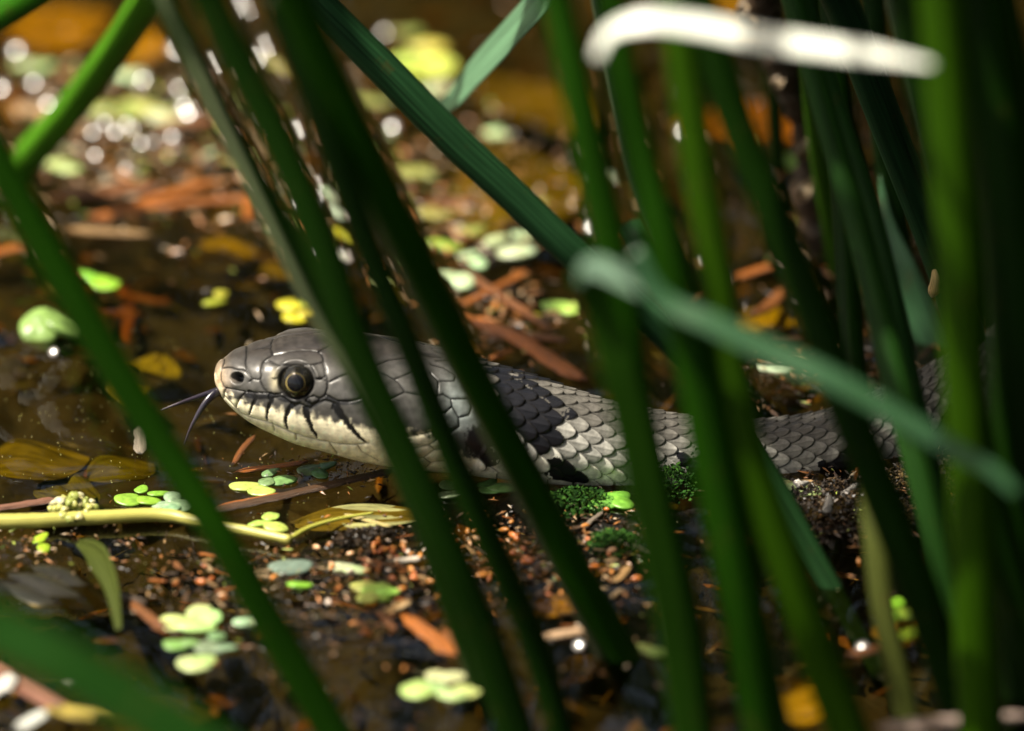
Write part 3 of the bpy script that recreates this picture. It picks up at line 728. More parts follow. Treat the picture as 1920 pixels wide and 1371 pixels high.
G = 'rush stems standing in the water'
STEMS = [
 ([(632, 1385, -78), (500, 1160, -78), (400, 985, -78), (302, 830, -77), (200, 665, -76), (100, 490, -75), (-20, 270, -74)], 63, GREEN, 'thick green rush stem crossing just in front of the tongue tip'),
 ([(975, 1400, -80), (905, 1190, -80), (835, 1020, -80), (750, 830, -79), (665, 640, -78), (612, 480, -77), (564, 360, -76), (516, 250, -75), (456, 130, -74), (392, 0, -73)], 70, DARK, 'thick dark green rush stem crossing the snake just behind its eye', 46),
 ([(900, 1270, -58), (745, 860, -58), (640, 650, -56), (575, 530, -54), (525, 430, -52), (470, 320, -50), (418, 220, -48), (362, 110, -46), (308, 0, -44)], 46, DARK, 'dark green rush stem half hidden behind the stem nearest the eye', 44),
 ([(1050, 1371, -70), (1000, 1200, -70), (930, 1040, -70), (845, 850, -69), (767, 650, -68), (692, 470, -66), (628, 290, -64), (570, 130, -62), (520, 0, -60)], 52, DARK, 'slim dark green rush stem crossing the rear of the snake\'s head'),
 ([(1158, 1212, -50), (1090, 1095, -51), (1020, 960, -52), (950, 825, -54), (880, 690, -56), (815, 555, -58), (750, 425, -60), (690, 305, -61), (620, 150, -62), (550, 0, -63)], 62, GREEN, 'bright green rush stem crossing the snake\'s black neck patch', 74),
 ([(1480, 830, 24), (1290, 660, 25), (1180, 565, 25), (1090, 488, 25), (960, 365, 26), (850, 262, 27), (720, 130, 28), (590, 0, 29)], 64, TEAL, 'blue green rush stem leaning steeply over the open water behind the snake'),
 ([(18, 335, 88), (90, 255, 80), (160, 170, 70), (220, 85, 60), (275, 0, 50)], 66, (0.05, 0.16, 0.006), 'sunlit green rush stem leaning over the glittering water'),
 ([(-90, 90, 60), (-20, 42, 55), (70, -15, 50)], 58, (0.02, 0.09, 0.004), 'short stretch of green rush stem above the sunlit leaning stem'),
 ([(1305, 1410, -86), (1278, 1150, -86), (1235, 950, -86), (1195, 760, -85), (1165, 560, -84), (1128, 380, -83), (1085, 180, -82), (1040, -20, -80)], 74, GREEN, 'broad blurred green rush stem passing beside the folded leaf tip', 50),
 ([(1440, 1420, -85), (1385, 1100, -85), (1335, 850, -84), (1292, 640, -83), (1245, 450, -82), (1200, 290, -80), (1160, 110, -78), (1140, -20, -76)], 92, GREEN, 'dark green rush stem rising to the bent end of the white sunlit leaf', 42),
 ([(1600, 1400, -84), (1555, 1280, -84), (1480, 1080, -84), (1412, 880, -83), (1372, 700, -82), (1340, 500, -80), (1308, 300, -78), (1278, 90, -76), (1262, -20, -75)], 78, BRIGHT, 'bright green blurred rush stem crossing under the teal arching leaf', 50),
 ([(1800, 1330, -70), (1722, 1100, -70), (1642, 900, -69), (1580, 740, -68), (1520, 570, -66), (1450, 400, -64), (1390, 250, -62), (1335, 90, -60), (1300, -20, -58)], 72, DARK, 'long dark green rush stem crossing the snake where the teal leaf ends', 58),
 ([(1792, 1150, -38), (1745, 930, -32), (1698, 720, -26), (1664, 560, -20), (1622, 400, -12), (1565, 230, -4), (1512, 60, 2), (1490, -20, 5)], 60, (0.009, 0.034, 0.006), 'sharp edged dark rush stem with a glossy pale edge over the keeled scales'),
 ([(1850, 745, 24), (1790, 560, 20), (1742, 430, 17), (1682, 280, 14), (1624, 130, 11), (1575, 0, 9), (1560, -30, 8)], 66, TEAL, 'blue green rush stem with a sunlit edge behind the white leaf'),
 ([(1842, 1400, -82), (1828, 1100, -82), (1815, 800, -81), (1803, 600, -80), (1788, 300, -78), (1762, -20, -76)], 80, BRIGHT, 'broad vivid green rush stem standing nearly upright over the snake\'s body'),
 ([(1935, 1380, -60), (1915, 900, -58), (1900, 500, -56), (1880, 250, -54), (1835, -20, -52)], 100, DARK, 'very dark upright rush stem beside the vivid green upright stem'),
 ([(1960, 900, -40), (1930, 450, -38), (1900, 150, -36), (1868, -20, -34)], 60, GREEN, 'green rush stem showing beyond the very dark upright stem'),
 ([(1805, 1210, -44), (1765, 1050, -42), (1722, 880, -38), (1690, 760, -34), (1652, 600, -28), (1612, 440, -22), (1560, 260, -16), (1505, 60, -10), (1485, -20, -8)], 52, (0.008, 0.030, 0.004), 'dark ribbed rush stem rooted behind the long dark stem', 40, 60),
 ([(1940, 1230, -66), (1890, 1050, -66), (1850, 900, -66), (1815, 700, -64), (1790, 500, -62), (1745, 250, -60), (1700, 0, -58)], 58, DARK, 'dim green rush stem crossing behind the vivid green upright stem'),
 ([(1600, 660, 60), (1560, 420, 58), (1535, 250, 54), (1520, 100, 50), (1512, -20, 48)], 48, (0.025, 0.07, 0.004), 'olive green rush stem standing behind the withered brown stalk'),
 ([(1655, 560, 70), (1605, 330, 66), (1580, 180, 62), (1545, -20, 58)], 44, OLIVE, 'dull olive rush stem in the background between two sharp stems'),
 ([(1775, 330, 90), (1735, 180, 86), (1700, 50, 82), (1680, -20, 80)], 46, PALE, 'pale grey green rush stem beyond the white sunlit leaf'),
 ([(1260, 470, 70), (1195, 330, 66), (1165, 200, 62), (1120, -20, 58)], 26, PALE, 'thin pale rush stem in the background beside the folded leaf'),
 ([(1530, 1050, -30), (1420, 850, -26), (1330, 700, -22), (1230, 520, -16), (1180, 420, -12)], 40, (0.012, 0.04, 0.012), 'slim blue green rush stem slanting in front of the snake\'s mid body', 40, 0),
 ([(1640, 1010, 2), (1600, 700, 20), (1585, 420, 30), (1565, 120, 36), (1560, -20, 40)], 50, DARK, 'dark rush stem in the shaded middle of the clump behind the snake'),
 ([(1720, 700, 40), (1690, 480, 44), (1655, 250, 46), (1640, 60, 48), (1635, -20, 50)], 46, (0.008, 0.028, 0.004), 'dim rush stem behind the blue green stem with a sunlit edge'),
 ([(1850, 640, 45), (1835, 400, 46), (1815, 150, 48), (1805, -20, 50)], 70, DARK, 'dark rush stem filling the gap behind the vivid green upright stem'),
 ([(1915, 560, 60), (1870, 300, 60), (1850, 100, 60), (1840, -20, 60)], 60, GREEN, 'green rush stem deep in the clump behind the very dark upright stem'),
 ([(1470, 640, 96), (1462, 420, 94), (1452, 200, 92), (1440, -20, 90)], 40, (0.012, 0.03, 0.004), 'shaded rush stem beyond the withered brown stalk'),
 ([(860, 1130, -66), (775, 940, -64), (690, 760, -62), (600, 610, -60), (530, 470, -58), (470, 345, -56), (420, 240, -54)], 13, (0.09, 0.11, 0.055), 'thin pale strip added as the lit dry edge of the dark stem nearest the eye', 16, 20),  # pale strip added for the dark stem's sheath edge catching light
 ([(1045, 1075, -52), (945, 880, -54), (850, 700, -55), (760, 525, -57), (700, 395, -58), (640, 270, -59)], 14, (0.09, 0.10, 0.05), 'thin straw coloured strip added as the lit edge of the bright green stem', 14, 20),  # added strip, its pale colour stands for the green stem's lit edge
 ([(1690, 1290, -64), (1660, 1160, -62), (1640, 1000, -58), (1625, 860, -52)], 46, (0.05, 0.06, 0.012), 'short dark olive strip added as a stem reflection in the black water', 40, 0),  # strip standing in for a stem's reflection in the water
 ([(1470, 1345, -80), (1455, 1270, -80), (1435, 1160, -79), (1400, 1010, -78)], 24, (0.16, 0.18, 0.12), 'thin bleached strip added as a lit stem edge beside dark stems', 8, 0),  # pale strip added where a neighbouring stem's edge catches light
 ([(1285, 1400, -80), (1245, 1180, -80), (1215, 1000, -78), (1185, 860, -76)], 24, (0.12, 0.15, 0.07), 'thin pale strip added as the lit dry edge of the bright blurred stem', 26, 0),  # added pale strip for a dry sheath edge catching light
]
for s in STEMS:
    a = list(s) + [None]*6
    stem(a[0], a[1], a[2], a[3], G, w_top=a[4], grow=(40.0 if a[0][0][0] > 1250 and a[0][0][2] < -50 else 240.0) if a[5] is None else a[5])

def long_leaf(pts, w, color, label, normal, name='sedge_leaf', mat=None, fold=0.12, taper=(0.6, 1, 1, 0.35), group=None, thick=0.5):
    P = catmull(np.array([at(*p) for p in pts]), 60); t = np.linspace(0, 1, 60)
    W = np.interp(t, np.linspace(0, 1, len(taper)), taper)*w/PPM/2
    V, F, st = blade(P, W, normal, thick=thick, fold=fold, m=9)
    return tag(obj(name, mesh_data(name, V, F, st=st), mat or M_LEAFBLADE, color=color), label, 'leaf', group)

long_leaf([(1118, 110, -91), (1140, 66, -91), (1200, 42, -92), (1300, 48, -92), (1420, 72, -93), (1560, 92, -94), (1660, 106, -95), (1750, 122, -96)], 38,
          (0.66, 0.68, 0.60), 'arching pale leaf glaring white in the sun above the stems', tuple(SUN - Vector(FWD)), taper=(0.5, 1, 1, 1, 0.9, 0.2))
long_leaf([(1190, 470, -84), (1240, 560, -86), (1330, 605, -88), (1450, 662, -90), (1560, 712, -92), (1650, 762, -93), (1735, 812, -94), (1800, 850, -95), (1870, 890, -96), (1910, 930, -97)], 46,
          (0.021, 0.064, 0.024), 'blurred teal green leaf arching down across the snake\'s body', (-0.1, -0.62, 0.78), taper=(0.5, 0.9, 1, 1, 0.9, 0.8, 0.7, 0.45))
fl_root = empty('folded_leaf', on(1300, 1420)); tag(fl_root, 'green leaf folded over sharply at its pale blurred tip', 'leaf')
def leaf_part(name, pts, w, taper, color, normal, fold=0.12):
    P = catmull(np.array([at(*p) for p in pts]), 50) - on(1300, 1420)
    V, F, st = blade(P, np.interp(np.linspace(0, 1, 50), np.linspace(0, 1, len(taper)), taper)*w/PPM/2, normal, thick=0.5, fold=fold, m=9)
    return obj(name, mesh_data(name, V, F, st=st), M_REED, fl_root, color=color)
leaf_part('blade', [(1300, 1420, -92), (1255, 1130, -92), (1205, 900, -92), (1160, 700, -92), (1118, 560, -92), (1096, 505, -93)], 62, (0.9, 1, 1, 1, 0.9), (0.012, 0.042, 0.002), (0.05, -1, 0.25))
leaf_part('turned_tip', [(1088, 520, -95), (1104, 500, -96), (1130, 505, -98), (1165, 525, -101), (1200, 552, -104)], 42, (0.8, 1, 0.9, 0.6, 0.1), (0.08, 0.13, 0.09), (-0.15, -0.5, 0.85))['label'] = 'pale underside of the leaf tip'
long_leaf(mat=M_REED, pts=[(-120, 1120, -155), (0, 1185, -156), (100, 1235, -157), (220, 1305, -158), (350, 1385, -159), (470, 1470, -160)], w=100,
          color=(0.006, 0.028, 0.0025), label='strongly blurred green leaf slanting up beside the pinkish twig', normal=(-0.2, -0.5, 0.8), taper=(0.9, 1, 1, 0.9))
long_leaf([(1060, -60, 30), (1010, 5, 34), (960, 65, 40), (900, 130, 47), (850, 185, 53), (822, 208, 57)], 92,
          (0.10, 0.20, 0.11), 'pale green broken leaf pointing down at the big yellow duckweed', (-0.45, -0.55, 0.7), taper=(1, 1, 1, 0.95, 0.8, 0.45))
long_leaf([(1790, 760, 34), (1768, 680, 36), (1730, 600, 38), (1690, 500, 40), (1665, 430, 42), (1650, 330, 44)], 76,
          (0.045, 0.12, 0.05), 'dull teal leaf rising behind the snake\'s hind body', (-0.35, -0.85, 0.4), taper=(0.6, 1, 1, 0.8, 0.5, 0.04))

SUNV = np.array(SUN)
def shade_leaf(px, py, Y, up, ang, w, label, length=90):  # unseen leaf added on the sun's path to shade the white leaf
    c = at(px, py, Y) + SUNV*up
    d = np.array([math.sin(ang), math.cos(ang), 0.25]); P = catmull(np.array([c - d*length/2, c + [0, 0, 4], c + d*length/2]), 30)
    V, F, st = blade(P, np.interp(np.linspace(0, 1, 30), [0, .5, 1], [0.6, 1, 0.4])*w/2, (0.1, 0, 1), thick=0.4, fold=0.2)
    tag(obj('sedge_leaf', mesh_data('sedge_leaf', V, F, st=st), M_LEAFBLADE, color=(0.03, 0.09, 0.006)), label, 'leaf')
shade_leaf(1400, 75, -93, 95, 0.25, 4.6, 'unseen green leaf added to shade the first gap of the white leaf')
shade_leaf(1568, 92, -94, 105, -0.2, 1.6, 'unseen narrow green leaf added to shade the second gap of the white leaf')

def shade_canopy():  # unseen leaves added towards the sun to dapple the clump with shade
    r = np.random.default_rng(5); Vs = []; Fs = []; st = []; off = 0
    for k in range(150):
        tx = r.uniform(48, 125); ty = r.uniform(-15, 170)
        c = np.array([tx, ty, 0]) + SUNV*r.uniform(210, 330)
        a = r.uniform(0, np.pi); l = r.uniform(50, 110); d = np.array([np.cos(a), np.sin(a), r.normal(0, 0.3)])
        P = catmull(np.array([c - d*l/2 - [0, 0, 8], c, c + d*l/2 - [0, 0, 10]]), 12)
        V, F, s_ = blade(P, np.interp(np.linspace(0, 1, 12), [0, .4, 1], [1.2, 3.2, 0.4]), (0.1, 0.1, 1), thick=0.4, fold=0.25, m=5)
        Vs.append(V); st.append(s_); Fs += [[q + off for q in f] for f in F]; off += len(V)
    o = obj('unseen_shade_foliage', mesh_data('unseen_shade_foliage', np.concatenate(Vs), Fs, st=np.concatenate(st)), M_LEAFBLADE, color=(0.04, 0.10, 0.01))
    tag(o, 'unseen loose mass of green leaves added to shade the rush clump', kind='stuff')
shade_canopy()

# withered stalk with dark torn sheath
P = catmull(np.array([at(*p) for p in [(1560, 640, 66), (1540, 480, 64), (1522, 330, 62), (1490, 200, 60), (1455, 80, 58), (1425, -30, 56)]]), 90)
V, F, st = tube(P, 1.7 + 0.5*fbm(np.arange(90), 0*np.arange(90), 8, 3, 0.35), 14, jitter=0.16, seed=4)
root = empty('withered_stalk', on(1560, 660))
tag(root, 'withered blackish brown stalk with papery tan sheath scraps', 'stalk')
root_inv = -np.array(on(1560, 660))
obj('stalk', mesh_data('stalk', V + root_inv, F, st=st), M_DEAD, root, color=(0.035, 0.020, 0.010))
for px, py, a, s in ((1520, 275, 0.5, 2.6), (1545, 300, -0.6, 2.0), (1410, 30, 0.3, 2.4), (1395, 12, 1.0, 1.8), (1510, 355, 0.1, 1.8), (1462, 150, -0.4, 1.4)):
    Pp = catmull(np.array([at(px - 12*math.cos(a), py + 22, 60), at(px, py, 57), at(px + 14*math.cos(a), py - 20, 59)]), 14)
    V, F, st = blade(Pp, np.interp(np.linspace(0, 1, 14), [0, .5, 1], [0.3, 1, 0.25])*s*0.55, (0.2*a, -0.9, 0.4), thick=0.3, fold=0.5)
    obj('sheath_scrap', mesh_data('sheath_scrap', V + root_inv, F, st=st), M_DEAD, root, color=(0.34, 0.25, 0.15))

# ------------------------------------------------------------------ duckweed
def frond_mesh(L, W, dome, seed):
    r = np.random.default_rng(seed); n = 26; rings = 5; V = [(0, 0, dome)]; st = [(0, 0, 0)]
    th = np.linspace(0, 2*np.pi, n, endpoint=False)
    shape = 1 + 0.05*np.sin(2*th + r.uniform(0, 6)) + 0.035*np.sin(3*th + r.uniform(0, 6)) + 0.02*np.sin(5*th + r.uniform(0, 6))
    for k in range(1, rings + 1):
        f = k/rings
        z = dome*(1 - f**2.2) + 0.10*dome*r.standard_normal()*0.3
        for a, s in zip(th, shape):
            V.append((L*f*s*math.cos(a)*(1 + 0.1*math.cos(a)), W*f*s*math.sin(a), z + 0.06*math.sin(3*a + seed)*f)); st.append((f*math.cos(a), f*math.sin(a), f))
    for a, s in zip(th, shape):
        V.append((L*0.93*s*math.cos(a)*(1 + 0.1*math.cos(a)), W*0.93*s*math.sin(a), -0.26)); st.append((math.cos(a), math.sin(a), 1))
    V.append((0, 0, -0.4)); st.append((0, 0, 0))
    F = [[0, 1 + j, 1 + (j + 1) % n] for j in range(n)]
    for k in range(rings):
        for j in range(n):
            a = 1 + k*n + j; b = 1 + k*n + (j + 1) % n; F.append([a, a + n, b + n, b])
    l = len(V) - 1; base = 1 + rings*n
    F += [[base + j, l, base + (j + 1) % n] for j in range(n)]
    return mesh_data('frond', V, F, st=st)
FRONDS = [frond_mesh(1.0, w, d, k) for k, (w, d) in enumerate(((0.72, 0.22), (0.62, 0.28), (0.80, 0.20), (0.56, 0.30), (0.68, 0.34), (0.9, 0.26)))]

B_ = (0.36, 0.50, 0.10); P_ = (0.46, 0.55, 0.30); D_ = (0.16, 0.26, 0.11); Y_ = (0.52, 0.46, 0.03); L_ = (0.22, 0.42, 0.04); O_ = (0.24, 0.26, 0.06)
NS = 0
def duckweed(px, py, fr, color, label, group=None, z=0.15, tilt=0.12, name='duckweed'):
    """fr: list of (dx px, dy px, length px, angle deg on the water)"""
    global NS
    c = on(px, py, z); root = empty(name, c); tag(root, label, 'duckweed', group)
    for k, (dx, dy, ln, ang) in enumerate(fr):
        NS += 1; r = random.Random(NS)
        o = obj('frond', FRONDS[NS % 6], M_DUCK, root, color=tuple(x*r.uniform(0.85, 1.15) for x in color))
        q = on(px + dx*0.9, py + dy*0.9, z) - c
        o.location = Vector((q[0], q[1], 0.12*k + r.uniform(0, 0.1)))*MM
        s = ln*r.uniform(0.9, 1.3)/PPM/2; o.scale = (s, s*r.uniform(0.85, 1.1), 0.55*s)
        o.rotation_euler = (r.uniform(-tilt, tilt) + 0.05, r.uniform(-tilt, tilt), math.radians(ang))
    return root

BG = 'pale duckweed afloat in the blurred water behind the snake'
bgl = 'small pale blurred duckweed floating behind the snake'
T3 = [(-24, 2, 50, 10), (18, 6, 56, -15), (2, -12, 40, 80)]
DUCKS = [
 (180, 525, [(-14, -5, 60, -30), (12, 8, 54, -20)], L_, 'single elongated duckweed with a pinkish bud beside the thick left stem'),
 (405, 560, [(-6, 8, 46, 30), (10, -8, 44, 60)], (0.40, 0.40, 0.04), 'dim yellow green duckweed alone in the dark open water'),
 (560, 582, [(-18, -12, 52, 20), (-12, 16, 56, -20), (22, 6, 48, 40), (20, -12, 40, 0)], Y_, 'yellow four lobed duckweed just beyond the top of the snake\'s head'),
 (955, 462, [(-30, -12, 60, 30), (6, 12, 60, -20), (30, 12, 46, 60), (24, -18, 50, 0)], P_, 'big bright duckweed cluster beside the leaning blue green stem'),
 (888, 482, [(-12, -4, 46, 20), (8, 14, 44, -60)], P_, 'dull pale duckweed pair touching the big bright cluster'),
 (830, 460, [(-6, 0, 64, -12)], L_, 'narrow green duckweed beside the bright green rush stem'),
 (850, 524, [(-14, -8, 50, -40), (14, 6, 50, 20)], P_, 'cream green duckweed pair over orange litter behind the snake\'s neck'),
 (1055, 576, [(-18, -4, 54, 10), (10, 8, 48, -30), (26, 0, 34, 70)], B_, 'bright duckweed over grey open water beside the folded leaf'),
 (795, 108, [(-34, 4, 80, 20), (8, -20, 84, -10), (26, 20, 76, 30), (-20, 36, 60, 0)], (0.50, 0.56, 0.10), 'largest blurred yellow green duckweed raft at the tip of the broken leaf'),
 (800, 170, [(-20, 0, 60, 0), (22, -4, 56, 30)], P_, 'pale duckweed below the largest yellow green raft'),
 (112, 312, [(-14, -6, 60, 20), (16, 6, 60, -20)], (0.5, 0.6, 0.2), 'bright lime duckweed beside the foot of the sunlit leaning stem'),
 (265, 933, [(-28, 4, 54, 8), (12, 8, 50, -10), (34, -4, 44, 20), (0, -10, 30, 80)], L_, 'vivid green duckweed with three fronds above the floating yellow stem'),
 (320, 945, [(-14, 4, 44, 0), (4, -10, 40, 80), (18, 8, 46, -30), (0, 16, 36, 60)], (0.26, 0.36, 0.2), 'greyish duckweed beside the vivid green three fronded one'),
 (473, 916, [(-18, -4, 48, 5), (16, 6, 46, -25)], B_, 'bright two fronded duckweed on the dark twig under the chin'),
 (515, 897, [(-10, -12, 40, 50), (14, 6, 46, 10), (-18, 12, 30, 0)], D_, 'dull grey green duckweed just behind the bright pair under the chin'),
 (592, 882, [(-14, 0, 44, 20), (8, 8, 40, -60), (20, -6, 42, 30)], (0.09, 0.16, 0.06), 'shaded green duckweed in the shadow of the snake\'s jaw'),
 (503, 983, [(-20, -2, 50, 5), (14, 8, 50, -20), (4, -12, 34, 60)], B_, 'bright duckweed by the end of the floating yellow stem'),
 (540, 1064, [(0, 0, 66, 10)], (0.14, 0.22, 0.14), 'round domed dark duckweed frond below the floating yellow stem'),
 (560, 1097, [(0, 0, 44, 5)], L_, 'tiny bright green frond beside the round domed dark one'),
 (652, 1066, [(-16, -4, 44, 0), (16, 6, 50, -10)], (0.42, 0.48, 0.26), 'pale duckweed lying among the reddish seeds'),
 (700, 1111, [(-22, -12, 46, -35), (8, 2, 54, 10), (-10, 14, 44, 60), (26, 4, 40, 0)], B_, 'bright star shaped duckweed over brown chips beside the seeds'),
 (358, 1162, [(-34, 6, 60, 5), (4, 14, 60, -10), (14, -14, 60, 30), (34, 2, 44, 0)], (0.42, 0.54, 0.2), 'bright duckweed cluster beyond the blurred slanting leaf'),
 (338, 1210, [(-10, 0, 48, 20), (16, -4, 36, 0)], (0.2, 0.34, 0.1), 'dim green duckweed between two bright clusters'),
 (405, 1212, [(-16, 2, 54, -10), (18, 4, 50, -10), (0, -16, 44, 40)], (0.16, 0.26, 0.12), 'dark transparent looking duckweed between two bright clusters'),
 (368, 1240, [(-6, 4, 62, -10), (14, 0, 52, 40)], (0.44, 0.54, 0.2), 'bright curled duckweed lying in front of the dim green one'),
 (466, 1166, [(-6, 0, 44, 40), (12, 2, 42, -30)], P_, 'white glaring duckweed tucked beside the thick left stem'),
 (835, 1268, [(-14, 0, 54, -10), (14, 4, 46, 20)], (0.44, 0.54, 0.26), 'bright duckweed beside the orange chip, highest of three'),
 (795, 1292, [(-16, 2, 54, 10), (18, -2, 44, -10)], (0.40, 0.50, 0.18), 'bright flat duckweed touching two others in the black water'),
 (858, 1302, [(-16, 0, 54, -20), (16, -4, 50, 20)], (0.42, 0.52, 0.2), 'bright duckweed against the foot of the dark stem'),
 (1222, 1221, [(-14, -4, 48, -20), (14, 4, 48, 10)], (0.44, 0.52, 0.16), 'cream green duckweed beside the foot of the bright green stem'),
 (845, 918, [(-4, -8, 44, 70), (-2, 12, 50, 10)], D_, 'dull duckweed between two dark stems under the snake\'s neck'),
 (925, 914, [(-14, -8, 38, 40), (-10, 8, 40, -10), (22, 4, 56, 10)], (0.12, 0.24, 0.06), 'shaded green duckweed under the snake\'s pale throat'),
 (1145, 938, [(-16, 8, 56, 15), (10, -6, 60, -15), (18, 6, 50, -50)], (0.16, 0.36, 0.05), 'green duckweed against the snake\'s belly beside dark moss'),
 (1692, 1148, [(-14, -18, 56, 70), (10, 6, 66, -15), (-16, 14, 44, 80)], (0.30, 0.56, 0.04), 'vivid lime duckweed in the black water among the right hand stems'),
 (1492, 914, [(-20, -2, 46, 0), (14, 6, 60, -20)], (0.46, 0.50, 0.18), 'sunlit yellowish duckweed on the dark mud against the snake\'s flank'),
 (1445, 690, [(-10, 0, 34, 0), (14, 2, 40, 10)], P_, 'small pale duckweed behind the teal arching leaf'),
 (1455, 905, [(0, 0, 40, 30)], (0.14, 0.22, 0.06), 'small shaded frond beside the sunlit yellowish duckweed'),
 (75, 1010, [(0, 0, 46, 60), (8, 22, 40, 80)], (0.30, 0.50, 0.03), 'lime green frond hanging below the floating stem\'s bud cluster'),
 (1490, 300, [(-6, 0, 60, -20), (14, 8, 44, -50)], L_, 'lime frond caught against the withered brown stalk'),
 (1700, 1190, [(0, 0, 50, 40)], (0.4, 0.5, 0.02), 'yellowish frond behind the vivid lime duckweed'),
]
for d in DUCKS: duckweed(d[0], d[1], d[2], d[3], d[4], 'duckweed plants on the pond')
for px, py, s, cc in ((930, 250, 40, P_), (620, 365, 44, P_), (648, 398, 52, (0.6, 0.62, 0.5)), (634, 482, 50, (0.6, 0.62, 0.5)), (640, 440, 44, Y_), (232, 138, 70, P_), (262, 200, 90, (0.42, 0.5, 0.12)),
                      (210, 205, 80, O_), (310, 220, 60, P_), (785, 322, 60, O_), (812, 400, 50, O_), (760, 60, 50, O_), (700, 190, 50, O_), (520, 120, 60, O_), (60, 120, 70, (0.4, 0.48, 0.2)),
                      (880, 430, 44, O_), (1000, 590, 24, Y_), (20, 440, 50, O_), (440, 300, 40, O_), (1130, 330, 40, P_)):
    lb = 'small olive blurred duckweed floating behind the snake' if cc is O_ else 'small yellow blurred duckweed floating behind the snake' if cc is Y_ else 'chalky white blurred duckweed between the dark stems behind the snake' if cc[2] == 0.5 else bgl
    duckweed(px, py, [(-s*0.2, 0, s, random.uniform(-40, 40)), (s*0.3, s*0.1, s*0.8, random.uniform(-60, 60))], cc, lb, BG, tilt=0.2)

# curled pair of round leaves beside the left stem
r2 = empty('frogbit_leaf', on(95, 620)); tag(r2, 'curled round veined leaf pair glinting beside the thick left stem', 'leaf')
for dx, dy, s, rot in ((-22, 8, 44, (0.5, -0.3, 0.4)), (22, -4, 54, (-0.25, 0.35, -0.5))):
    o = obj('leaf_lobe', FRONDS[5], M_LEAFBLADE, r2, color=(0.20, 0.32, 0.08)); q = on(95 + dx, 620 + dy) - on(95, 620)
    o.location = Vector((q[0], q[1], 1.0))*MM; o.scale = (s/PPM, s/PPM, s/PPM*0.8); o.rotation_euler = rot

# ------------------------------------------------------------------ sunken leaves
def leaf_obj(px, py, ln, wd, ang, z, color, label, group=None, name='sunken_leaf', curl=0.1, mat=None, tilt=(0, 0)):
    n, m = 18, 11; t = np.linspace(0, 1, n); u = np.linspace(-1, 1, m)
    w = np.sin(np.pi*np.clip(t*0.97 + 0.015, 0, 1)**0.85)**0.8*wd/2
    V = []; st = []
    for side in (0.12, -0.12):
        for i in range(n):
            for j in range(m):
                V.append(((t[i] - 0.5)*ln, u[j]*w[i] + 0.04*wd*math.sin(7*t[i]), side*(1 - u[j]**2*0.6) + curl*wd*(u[j]**2 - 0.35)*0.6 + 0.5*math.sin(5*t[i] + px) + 0.25*math.sin(9*u[j] + 4*t[i])))
                st.append((u[j] + 1.2*t[i], abs(u[j]), t[i]*ln*0.2))
    F = []; off = n*m
    for i in range(n - 1):
        for j in range(m - 1):
            a = i*m + j; F.append([a, a + m, a + m + 1, a + 1]); F.append([off + a, off + a + 1, off + a + m + 1, off + a + m])
        a = i*m; F.append([a, off + a, off + a + m, a + m]); a += m - 1; F.append([a, a + m, off + a + m, off + a])
    o = obj(name, mesh_data(name, V, F, st=st), mat or M_SUNK, color=color)
    o.location = Vector(on(px, py, z))*MM; o.rotation_euler = (tilt[0], tilt[1], math.radians(ang))
    return tag(o, label, 'leaf', group)
GL = 'dead leaves lying under the water'
for a in ((75, 872, 12, 12, 12, -3.5, (0.17, 0.155, 0.016), 'large olive yellow leaf sunk beside the floating bud cluster'),
          (232, 885, 9, 8, 25, -3.6, (0.14, 0.14, 0.018), 'pointed olive leaf sunk against the larger yellow leaf'),
          (125, 925, 8, 9, -20, -4.0, (0.14, 0.15, 0.03), 'dark olive leaf sunk underneath the yellow pair'),
          (110, 55, 14, 16, 10, -3.0, (0.55, 0.34, 0.02), 'broad golden leaf glowing under water by the sunlit leaning stem'),
          (260, 95, 10, 14, -20, -2.6, (0.60, 0.38, 0.02), 'bright amber leaf under water on the far side of the sunlit stem'),
          (420, 478, 9, 9, 0, -3.0, (0.42, 0.32, 0.02), 'narrow mustard leaf sunk in the dark open water'),
          (285, 690, 5, 8, 60, -3.0, (0.30, 0.29, 0.03), 'small mustard leaf sunk behind the thick left stem'),
          (240, 735, 5, 7, 0, -3.0, (0.24, 0.24, 0.03), 'narrow olive leaf sunk beside the tongue'),
          (1430, 612, 9, 12, -20, -2.6, (0.46, 0.36, 0.02), 'golden leaf sunk behind the teal arching leaf'),
          (1505, 1315, 9, 12, 10, -4.0, (0.40, 0.30, 0.02), 'mustard leaf sunk between the stems in the blackest water'),
          (1700, 1185, 8, 7, 0, -2.5, (0.42, 0.28, 0.02), 'orange yellow leaf under the vivid lime duckweed'),
          (880, 420, 10, 12, 20, -2.5, (0.34, 0.32, 0.03), 'olive yellow leaf under water behind the bright green stem'),
          (500, 520, 8, 10, -30, -4.0, (0.22, 0.18, 0.03), 'dim brownish leaf sunk beyond the snake\'s brow'),
          (980, 360, 18, 26, 10, -5.0, (0.22, 0.19, 0.02), 'wide dim olive leaf sunk beyond the leaning blue green stem'),
          (1000, 200, 14, 24, 30, -5.0, (0.24, 0.19, 0.02), 'wide dim ochre leaf sunk beyond the broken pale leaf'),
          (690, 975, 17, 7, 6, -0.5, (0.28, 0.27, 0.10), 'pale yellowish leaf lying awash below the snake\'s throat'),
          (1060, 1140, 8, 8, -30, -1.5, (0.40, 0.26, 0.06), 'tan leaf scrap under water beside the bright green stem\'s foot'),
          (1410, 240, 12, 20, 80, -3.0, (0.50, 0.22, 0.02), 'rusty orange leaf sunk beside the withered brown stalk'),
          (1380, 30, 9, 16, 30, -3.0, (0.45, 0.30, 0.04), 'ochre leaf sunk under the white sunlit leaf'),
          (300, 1350, 12, 12, 0, -5.0, (0.10, 0.08, 0.02), 'dark brown leaf sunk under the strongly blurred slanting leaf')):
    leaf_obj(*a, group=GL)

